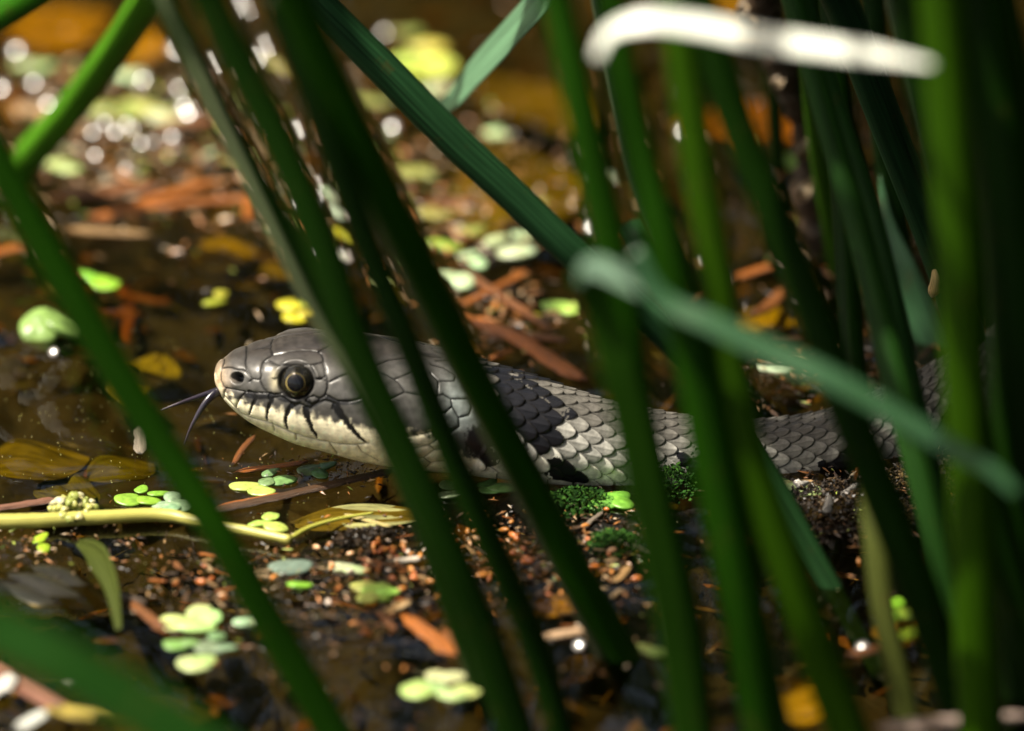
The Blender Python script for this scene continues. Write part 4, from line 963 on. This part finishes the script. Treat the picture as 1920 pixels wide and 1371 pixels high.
# ------------------------------------------------------------------ dead reed pieces and twigs
def chip(p0, p1, w, color, label, z0=0.3, z1_=0.3, group='pieces of dead reed on the water', flat=0.32, name='dead_reed_piece', bend=0.0, cat='dead reed'):
    A = on(*p0, z0); Bp = on(*p1, z1_); L = np.linalg.norm(Bp - A); n = max(10, int(L/1.0))
    t = np.linspace(0, 1, n); side = np.cross((Bp - A)/L, [0, 0, 1.0])
    seed = int(p0[0]*7 + p0[1]*13) % 9973; r = np.random.default_rng(seed)
    bend = bend + r.normal(0, 0.035)
    P = A + np.outer(t, Bp - A) + np.outer((np.sin(np.pi*t) + 0.35*np.sin(2.3*np.pi*t + seed))*bend*L, side)
    R = w/PPM/2*(1 + 0.12*np.cumsum(r.normal(0, 0.35, n))/math.sqrt(n))
    R[0] *= 0.55; R[-1] *= 0.45
    V, F, st = tube(P, np.maximum(R, 0.05), 12, flat=flat, jitter=0.07, seed=seed, ridge=0.06, nridge=6, lying=True)
    e = st[:, 2]; jag = r.uniform(-1.2, 1.2, 12)*w/PPM*0.5
    d = (Bp - A)/L
    V[:12] += np.outer(jag, d); V[-12:] += np.outer(np.roll(jag, 5), d)
    return tag(obj(name, mesh_data(name, V, F, st=st), M_DEAD, color=color), label, cat, group)
OR = (0.27, 0.080, 0.008); RB = (0.15, 0.050, 0.009); TAN = (0.26, 0.15, 0.055); DKB = (0.05, 0.028, 0.014)
for c_ in (((175, 408), (395, 338), 34, OR, 'long bright orange reed piece floating in the blurred litter'),
           ((110, 372), (300, 352), 40, RB, 'rusty reed piece beside the long bright orange one'),
           ((230, 395), (470, 372), 26, OR, 'thin orange reed piece crossing the long bright one'),
           ((130, 430), (270, 440), 30, TAN, 'pale tan reed piece in front of the orange ones'),
           ((462, 365), (466, 410), 24, OR, 'stubby orange reed piece lying end on beside the dark stems'),
           ((-20, 478), (60, 458), 30, OR, 'orange reed piece half behind the thick left stem'),
           ((300, 235), (430, 222), 34, RB, 'brown reed piece among the glittering flecks'),
           ((30, 195), (160, 240), 44, TAN, 'broad tan reed piece under the sunlit leaning stem'),
           ((255, 285), (400, 190), 18, DKB, 'thin dark twig slanting through the glittering flecks'),
           ((885, 596), (1085, 708), 40, OR, 'broad orange reed piece lying right behind the snake\'s neck'),
           ((905, 628), (1062, 640), 26, RB, 'brown reed piece crossing the broad orange one'),
           ((870, 508), (1030, 612), 22, RB, 'reddish reed piece slanting through the grey water'),
           ((860, 570), (985, 505), 18, OR, 'narrow orange reed piece under the big bright duckweed'),
           ((800, 385), (880, 378), 36, RB, 'rust brown reed piece beside the bright green stem'),
           ((920, 672), (960, 655), 12, OR, 'thin orange splinter behind the snake\'s neck'),
           ((445, 884), (572, 866), 18, OR, 'orange reed piece floating under the snake\'s chin'),
           ((395, 958), (735, 882), 26, (0.06, 0.03, 0.014), 'long dark wet twig running under the snake\'s jaw'),
           ((415, 948), (530, 925), 14, OR, 'bright splinter lying along the long dark twig'),
           ((438, 868), (475, 818), 12, RB, 'thin bent brown splinter sticking up before the chin'),
           ((383, 958), (402, 985), 10, OR, 'tiny orange splinter by the long dark twig'),
           ((762, 1158), (842, 1228), 36, OR, 'thick orange reed chip in front of the seeds'),
           ((835, 1185), (870, 1225), 30, RB, 'reddish chip touching the thick orange one'),
           ((722, 1148), (765, 1128), 22, TAN, 'short tan chip beside the star shaped duckweed'),
           ((705, 1145), (738, 1180), 14, RB, 'thin brown chip below the star shaped duckweed'),
           ((250, 1130), (312, 1176), 24, RB, 'brown reed chip pointing at the bright duckweed cluster'),
           ((215, 1110), (270, 1128), 20, DKB, 'dark reed chip by the curled dark leaf'),
           ((1372, 522), (1448, 498), 26, OR, 'orange reed chip behind the long dark stem'),
           ((1415, 590), (1475, 540), 28, RB, 'brown reed chip beside the golden sunken leaf'),
           ((1445, 640), (1508, 632), 18, RB, 'small rusty chip behind the teal arching leaf'),
           ((1600, 1228), (1690, 1205), 26, RB, 'rusty reed chip in the black water among stems'),
           ((1585, 920), (1612, 872), 8, OR, 'thin orange splinter stuck upright in the dark mud'),
           ((1010, 1195), (1105, 1180), 26, (0.42, 0.27, 0.15), 'glossy pale tan flake beside the bright green stem\'s foot'),
           ((1150, 1090), (1180, 1060), 16, TAN, 'short tan chip beside the dark leaf of moss'),
           ((1100, 985), (1130, 960), 10, (0.20, 0.16, 0.12), 'grey splinter beside the snake\'s belly'),
           ((1150, 1010), (1215, 1038), 12, (0.20, 0.16, 0.11), 'long grey splinter lying beside the moss'),
           ((650, 965), (735, 988), 14, (0.42, 0.34, 0.12), 'frayed straw strip on the pale yellowish leaf'),
           ((-30, 1245), (120, 1335), 40, (0.20, 0.085, 0.05), 'blurred pinkish brown twig beside the slanting leaf'),
           ((-20, 955), (110, 935), 24, (0.16, 0.07, 0.04), 'glossy reddish twig lying above the floating stem')):
    chip(*c_)
for px, py, a in ((232, 560, 85), (240, 620, 95), (225, 588, 0), (278, 560, 15)):
    chip((px - 40*math.cos(math.radians(a)), py - 26*math.sin(math.radians(a))), (px + 40*math.cos(math.radians(a)), py + 26*math.sin(math.radians(a))), 24, (0.22, 0.07, 0.015),
         'dim rusty reed piece lying sunk in the dark open water', -2.5, -2.5, 'sunken rusty reed pieces')
chip((1660, 1365), (1915, 1344), 38, (0.30, 0.22, 0.18), 'pale pinkish blurred stick lying low in front of the stems', 6, 6, None)
chip((735, 1052), (790, 1046), 20, (0.55, 0.48, 0.38), 'short whitish reed chip among the seeds', 0.5, 0.5)
chip((265, 800), (262, 848), 26, (0.24, 0.20, 0.15), 'grey papery husk stuck beside the thick left stem', 0.6, 1.5, None)

# ------------------------------------------------------------------ floating stem with a bud cluster
root_p = on(0, 990)
root = empty('floating_stem', root_p); tag(root, 'floating yellow green water plant stem with a cluster of pale buds', 'water plant')
def local(p): return np.asarray(p) - root_p
P = catmull(np.array([local(on(*p)) + [0, 0, .9] for p in [(-60, 992), (60, 990), (180, 984), (330, 982), (372, 992), (420, 1000), (480, 1012), (545, 1026)]]), 80)
V, F, st = tube(P, np.interp(np.linspace(0, 1, 80), [0, .6, .68, 1], [0.95, 0.8, 0.65, 0.55]), 14, jitter=0.02)
obj('stem', mesh_data('stem', V, F, st=st), M_LEAFBLADE, root, color=(0.36, 0.34, 0.08))
P = catmull(np.array([local(on(*p)) + [0, 0, .9] for p in [(540, 1026), (575, 1005), (640, 985), (700, 975)]]), 30)
V, F, st = tube(P, np.linspace(0.35, 0.15, 30), 10)
obj('side_shoot', mesh_data('side_shoot', V, F, st=st), M_LEAFBLADE, root, color=(0.34, 0.34, 0.06))
bud = frond_mesh(1.0, 0.8, 0.9, 40)
for k in range(38):
    a = random.uniform(0, 2*math.pi); rr = random.random()**0.6
    o = obj('bud', bud, M_DUCK, root, color=random.choice(((0.50, 0.46, 0.2), (0.42, 0.42, 0.12), (0.55, 0.52, 0.32), (0.3, 0.34, 0.08))))
    p = local(on(138 + 46*rr*math.cos(a), 972 + 20*rr*math.sin(a))) + [0, 0, 1.2 + 1.9*(1 - rr)*random.random()]
    o.location = Vector(p)*MM; s = random.uniform(0.45, 0.8); o.scale = (s, s, s)
    o.rotation_euler = (random.uniform(-1, 1), random.uniform(-1, 1), random.uniform(0, 6))

# curled dark leaf awash near the floating stem
long_P = np.array([on(148, 1040) + [0, 0, 1.5], on(185, 1085) + [0, 0, 3.0], on(212, 1130) + [0, 0, 2.5], on(226, 1185) + [0, 0, 0.3]])
V, F, st = blade(catmull(long_P, 40), np.interp(np.linspace(0, 1, 40), [0, .4, 1], [0.4, 1.5, 0.5]), (-0.6, -0.5, 0.6), thick=0.3, fold=0.5, m=9)
tag(obj('curled_leaf', mesh_data('curled_leaf', V, F, st=st), M_REED, color=(0.035, 0.045, 0.008)), 'narrow curled olive leaf arching out of the water below the bud cluster', 'leaf')
leaf_obj(100, 1105, 15, 11, -25, -0.35, (0.02, 0.018, 0.012), 'glossy dark leaf added for the sky reflection below the bud cluster', name='sky_mirror_leaf', curl=-0.06, mat=M_LEAFBLADE)  # added leaf stands in for the swirl of sky reflected on the water

# small tan husk clinging to a stem
P = catmull(np.array([at(1748, 556, 10), at(1752, 540, 9), at(1754, 522, 9), at(1752, 508, 10)]), 16)
V, F, st = tube(P, np.interp(np.linspace(0, 1, 16), [0, .35, .8, 1], [0.2, 0.75, 0.5, 0.3]), 12, jitter=0.06)
tag(obj('seed_husk', mesh_data('seed_husk', V, F, st=st), M_DEAD, color=(0.5, 0.34, 0.14)), 'small tan husk clinging to the blue green stem', 'husk')

# ------------------------------------------------------------------ mud hummock with dark litter by the snake's flank, moss
def clump(px, py, rx, ry, h, color, label, name, cat, seed, spiky=0.5, mat=None):
    r = np.random.default_rng(seed); c = on(px, py, 0); Vs = []; Fs = []; Cs = []
    for k in range(int(1100*rx*ry/30) + 260):
        a = r.uniform(0, 2*np.pi); q = r.random()**0.5
        x, y = rx*q*np.cos(a), ry*q*np.sin(a); z = h*(1 - q**2)*r.uniform(0.5, 1.0)
        d = r.normal(0, 1, 3); d[2] = abs(d[2])*spiky + 0.1; d /= np.linalg.norm(d); l = r.uniform(0.25, 0.8); w = r.uniform(0.07, 0.2)
        s = np.cross(d, r.normal(0, 1, 3)); s /= np.linalg.norm(s); u = np.cross(d, s)
        p = np.array([x, y, z]); b = len(Vs)
        Vs += [p - s*w*0.4, p + d*l*0.5 + s*w + u*0.1, p + d*l, p + d*l*0.5 - s*w - u*0.1, p + d*l*0.5 + u*w*0.5]
        Fs += [[b, b + 1, b + 4], [b + 1, b + 2, b + 4], [b + 2, b + 3, b + 4], [b + 3, b, b + 4], [b, b + 3, b + 2, b + 1]]
        cc = np.array(color[r.integers(len(color))])*r.uniform(0.6, 1.4); Cs += [cc]*5
    o = obj(name, mesh_data(name, np.array(Vs), Fs, smooth=False, colr=np.array(Cs)), mat or M_DEBRIS)
    o.location = Vector(c)*MM
    return tag(o, label, cat)
MOSS = ((0.008, 0.03, 0.004), (0.014, 0.05, 0.006), (0.03, 0.08, 0.010))
clump(1085, 945, 4.2, 4.0, 1.6, MOSS, 'dark green moss tuft under the snake\'s black belly mark', 'moss_tuft', 'moss', 3, mat=M_MOSS)
clump(1150, 1022, 3.0, 3.6, 1.3, MOSS, 'mossy green tuft beside the long grey splinter', 'moss_tuft', 'moss', 4, mat=M_MOSS)
clump(1262, 912, 2.6, 5.0, 3.0, MOSS, 'green moss tuft between stems against the snake\'s belly', 'moss_tuft', 'moss', 5, mat=M_MOSS)
clump(1570, 955, 8.0, 7.0, 2.6, ((0.012, 0.009, 0.006), (0.02, 0.012, 0.007), (0.05, 0.03, 0.012)), 'black heap of rotten litter against the snake\'s flank', 'litter_heap', 'plant litter', 6)
clump(1760, 930, 8.0, 10.0, 3.0, ((0.015, 0.011, 0.007), (0.03, 0.02, 0.01), (0.12, 0.08, 0.03)), 'dark litter heap at the foot of the vivid green stem', 'litter_heap', 'plant litter', 7)
clump(690, 1010, 4.0, 2.6, 0.6, ((0.012, 0.009, 0.006), (0.03, 0.018, 0.008)), 'blackish crumbly litter behind the reddish seeds', 'litter_heap', 'plant litter', 8)
for p0_, p1_, w_, c_, l_ in (((2, 1300), (22, 1270), 34, (0.6, 0.58, 0.52), 'glaring white flake beside the pinkish brown twig'), ((40, 1362), (84, 1335), 30, (0.55, 0.56, 0.5), 'pale blurred flake in front of the pinkish brown twig'),
                             ((110, 1330), (190, 1345), 40, (0.30, 0.22, 0.02), 'mustard blurred scrap beyond the strongly blurred slanting leaf'), ((120, 1290), (150, 1275), 22, (0.4, 0.36, 0.3), 'small pale scrap at the end of the pinkish twig')):
    chip(p0_, p1_, w_, c_, l_, 1.0, 1.0)
for k, (px, py, ln, wd, a) in enumerate(((1552, 948, 44, 26, 80), (1590, 920, 46, 20, 40), (1502, 905, 30, 22, 0))):
    c = on(px, py, 2.0)
    P = catmull(np.array([c + [-ln/PPM/2*math.cos(math.radians(a)), 0, -ln/PPM/2*math.sin(math.radians(a))], c + [0, -.4, 0], c + [ln/PPM/2*math.cos(math.radians(a)), 0, ln/PPM/2*math.sin(math.radians(a))]]), 14)
    V, F, st = tube(P, np.interp(np.linspace(0, 1, 14), [0, .2, .8, 1], [.2, .9, .7, .25])*wd*0.8/PPM/2, 14, flat=0.45, jitter=0.16, seed=k)
    tag(obj('pale_flake', mesh_data('pale_flake', V, F, st=st), M_DEAD, color=(0.62, 0.58, 0.52)), ('whitish upright flake standing on the black litter heap', 'slanting cream flake on the black litter heap', 'pale flake tip beside the sunlit yellowish duckweed')[k], 'flake')

rk = random.Random(77)
for k in range(95):                                                   # flat scraps of bark and reed in the litter below the snake
    px, py = rk.choice(((rk.gauss(960, 130), rk.gauss(1050, 40)), (rk.gauss(700, 110), rk.gauss(1110, 45)), (rk.gauss(1090, 60), rk.gauss(1070, 60)), (rk.gauss(450, 120), rk.gauss(1090, 40))))
    a = rk.uniform(0, 3.14); l = rk.uniform(7, 24)
    chip((px - l*math.cos(a), py - l*0.4*math.sin(a)), (px + l*math.cos(a), py + l*0.4*math.sin(a)), rk.uniform(5, 13), rk.choice((OR, RB, TAN, DKB, (0.38, 0.26, 0.13), (0.10, 0.05, 0.02))),
         'small flat scrap of brown reed in the litter below the snake', rk.uniform(0.1, 0.6), rk.uniform(0.1, 0.6), 'reed scraps scattered below the snake', name='reed_scrap')

# ------------------------------------------------------------------ seeds
def seed_mesh():
    V = [(0, 0, -1)]; n = 8
    for zz, rr in ((-0.75, 0.55), (-0.3, 0.92), (0.2, 1.0), (0.65, 0.68)):
        for j in range(n): V.append((rr*math.cos(j*2*math.pi/n), rr*math.sin(j*2*math.pi/n)*0.8, zz))
    V.append((0, 0, 1)); F = [[0, 1 + (j + 1) % n, 1 + j] for j in range(n)]
    for k in range(3):
        for j in range(n):
            a = 1 + k*n + j; b = 1 + k*n + (j + 1) % n; F.append([a, b, b + n, a + n])
    F += [[len(V) - 1, 1 + 3*n + j, 1 + 3*n + (j + 1) % n] for j in range(n)]
    me = mesh_data('seed', np.array(V), F); me.materials.append(M_SEED); return me
SEED = seed_mesh()
SC = ((0.34, 0.10, 0.018), (0.26, 0.07, 0.016), (0.38, 0.15, 0.03), (0.42, 0.24, 0.12), (0.55, 0.45, 0.36))
rs = random.Random(42)
SPOTS = [(735, 1030, 60, 20, 24), (880, 1010, 60, 30, 18), (985, 1040, 70, 60, 18), (1095, 1045, 70, 70, 14), (770, 1090, 60, 36, 10), (1130, 1130, 80, 60, 8), (640, 1050, 50, 40, 8), (560, 1130, 120, 60, 6), (930, 1080, 60, 40, 12), (420, 1080, 60, 50, 5)]
for cx, cy, sx_, sy_, n in SPOTS:
    for k in range(n):
        px = rs.gauss(cx, sx_*0.55); py = rs.gauss(cy, sy_*0.55)
        o = obj('seed', SEED, M_SEED, color=SC[rs.choices(range(5), (5, 5, 4, 2, 1.2))[0]])
        s = rs.uniform(0.24, 0.44); o.scale = (s*MM/MM, s, s*rs.uniform(1.5, 2.0)); o.location = Vector(on(px, py, 0.35 + rs.random()*0.4))*MM
        o.rotation_euler = (math.pi/2 + rs.uniform(-0.35, 0.35), rs.uniform(0, 3), rs.uniform(0, 6.28))
        tag(o, 'tiny reddish brown seed floating on the litter below the snake', 'seed', 'seeds scattered on the water below the snake')

# ------------------------------------------------------------------ glinting flecks (added scraps, tilted so their wet faces throw the sun at the lens)
half = (SUN + Vector((-FWD[0], -FWD[1], -FWD[2]))).normalized()
fn = 10; fv = [(0, 0, 0.14)] + [(0.55*math.cos(a), 0.55*math.sin(a), 0.10) for a in np.linspace(0, 2*math.pi, fn, endpoint=False)] + [(math.cos(a), math.sin(a), -0.12) for a in np.linspace(0, 2*math.pi, fn, endpoint=False)] + [(0, 0, -0.3)]
ff = [[0, 1 + j, 1 + (j + 1) % fn] for j in range(fn)] + [[1 + j, 1 + fn + j, 1 + fn + (j + 1) % fn, 1 + (j + 1) % fn] for j in range(fn)] + [[len(fv) - 1, 1 + fn + (j + 1) % fn, 1 + fn + j] for j in range(fn)]
FLECK = mesh_data('glint_fleck', np.array(fv), ff); FLECK.materials.append(M_FLECK)
rf = random.Random(9)
fl = [(62, 155, 3.2), (40, 200, 3.5), (60, 203, 3.0), (268, 150, 4), (335, 165, 2.8), (345, 200, 4), (172, 248, 5), (195, 230, 5), (215, 247, 4.5), (235, 232, 4), (247, 240, 3.5), (178, 293, 4.5), (235, 317, 4),
      (265, 270, 4), (285, 268, 3.2), (322, 258, 4.5), (370, 205, 4), (352, 212, 4.5), (30, 95, 5), (44, 120, 5), (0, 165, 3.5), (88, 196, 5), (735, 238, 2.6), (595, 345, 4), (592, 370, 5), (555, 245, 4), (500, 85, 4),
      (480, 110, 4.5), (440, 10, 4), (465, 15, 4), (565, 378, 2.5), (720, 60, 6), (1110, 425, 5.5), (1320, 490, 4), (635, 480, 3), (1085, 1210, 2.6), (1617, 1215, 2.6), (600, 470, 4), (1283, 245, 3), (100, 660, 4), (120, 610, 3.5), (330, 90, 5), (400, 120, 5)]
for px, py, sg in fl:
    o = obj('glint_fleck', FLECK, M_FLECK); s = rf.uniform(0.6, 1.1); o.scale = (s, s, s*0.45)
    o.location = Vector(on(px, py, 0.4))*MM
    n_ = (half + Vector((rf.gauss(0, 1), rf.gauss(0, 1), rf.gauss(0, 1)))*math.radians(sg)*0.3).normalized()
    o.rotation_euler = n_.to_track_quat('Z', 'Y').to_euler()
    tag(o, 'tiny wet fleck added and tilted to make a sun glint on the blurred water', 'fleck', 'sun glints on wet flecks')

# ------------------------------------------------------------------ fine floating crumbs nobody could count
def crumbs():
    r = np.random.default_rng(123); Vs = []; Fs = []; Cs = []
    pal = np.array([(0.30, 0.12, 0.03), (0.20, 0.09, 0.03), (0.06, 0.035, 0.02), (0.02, 0.014, 0.01), (0.30, 0.19, 0.09), (0.36, 0.29, 0.20), (0.25, 0.30, 0.05), (0.10, 0.16, 0.03)])
    def add(px, py, l, w, z, c):
        p = on(px, py, z)
        if abs(p[0]) > 105: return
        a = r.uniform(0, np.pi); d = np.array([np.cos(a), np.sin(a), r.normal(0, 0.25)]); d /= np.linalg.norm(d)
        s = np.cross(d, [0, 0, 1.0]); s /= np.linalg.norm(s); s = s + np.array([0, 0, r.normal(0, 0.3)]); u = np.array([0, 0, 1.0]); b = len(Vs)
        Vs.extend([p - d*l, p + s*w + u*0.06, p + d*l*r.uniform(0.7, 1.2), p - s*w + u*0.05, p + u*(0.10 + w*0.5), p - u*0.12])
        Fs.extend([[b, b + 1, b + 4], [b + 1, b + 2, b + 4], [b + 2, b + 3, b + 4], [b + 3, b, b + 4], [b + 1, b, b + 5], [b + 2, b + 1, b + 5], [b + 3, b + 2, b + 5], [b, b + 3, b + 5]])
        Cs.extend([c*r.uniform(0.7, 1.3)]*6)
    def patch(n, cx, cy, sx, sy, probs, l0=0.15, l1=0.7):
        for _ in range(n):
            l = r.uniform(l0, l1)*r.uniform(0.4, 1)
            add(r.normal(cx, sx), r.normal(cy, sy), l*1.25, l*r.uniform(0.12, 0.42), r.uniform(0.0, 0.3), pal[r.choice(len(pal), p=probs)])
    warm = [.26, .22, .18, .12, .12, .06, .03, .01]; darkp = [.08, .14, .3, .34, .06, .03, .03, .02]; mix_ = [.2, .2, .18, .12, .14, .08, .06, .02]
    patch(620, 900, 1040, 170, 45, warm); patch(420, 1080, 1020, 70, 50, mix_); patch(260, 620, 1080, 130, 50, darkp); patch(260, 400, 1080, 110, 45, darkp)
    patch(700, 1620, 930, 130, 50, darkp, 0.3, 1.3); patch(600, 1750, 760, 110, 120, darkp, 0.3, 1.3); patch(160, 720, 1180, 150, 70, mix_); patch(200, 80, 1020, 120, 25, mix_)
    patch(500, 250, 330, 190, 70, mix_, 0.3, 1.6); patch(400, 200, 200, 160, 60, mix_, 0.3, 1.5); patch(260, 560, 300, 120, 130, mix_, 0.3, 1.3); patch(300, 850, 420, 110, 90, warm, 0.3, 1.6)
    patch(160, 960, 610, 70, 40, warm, 0.3, 1.4); patch(350, 1560, 400, 120, 180, darkp, 0.4, 1.8); patch(200, 1000, 300, 120, 130, mix_, 0.3, 1.2); patch(200, 1450, 700, 60, 30, mix_)
    patch(300, 700, 880, 150, 18, darkp); patch(160, 1150, 1200, 180, 60, mix_, 0.1, 0.4)
    for _ in range(260):                                             # pollen-fine specks on the open water
        add(r.uniform(-20, 700), r.uniform(640, 980), r.uniform(0.03, 0.09), 0.04, 0.02, np.array([0.36, 0.36, 0.12]))
    for _ in range(250):
        add(r.uniform(-20, 1940), r.uniform(0, 1371), r.uniform(0.04, 0.12), 0.05, 0.02, np.array([0.42, 0.4, 0.2]))
    o = obj('floating_crumbs', mesh_data('floating_crumbs', np.array(Vs), Fs, smooth=False, colr=np.array(Cs)), M_DEBRIS)
    tag(o, 'fine crumbs and shreds of rotting plants scattered over the water', kind='stuff')
crumbs()
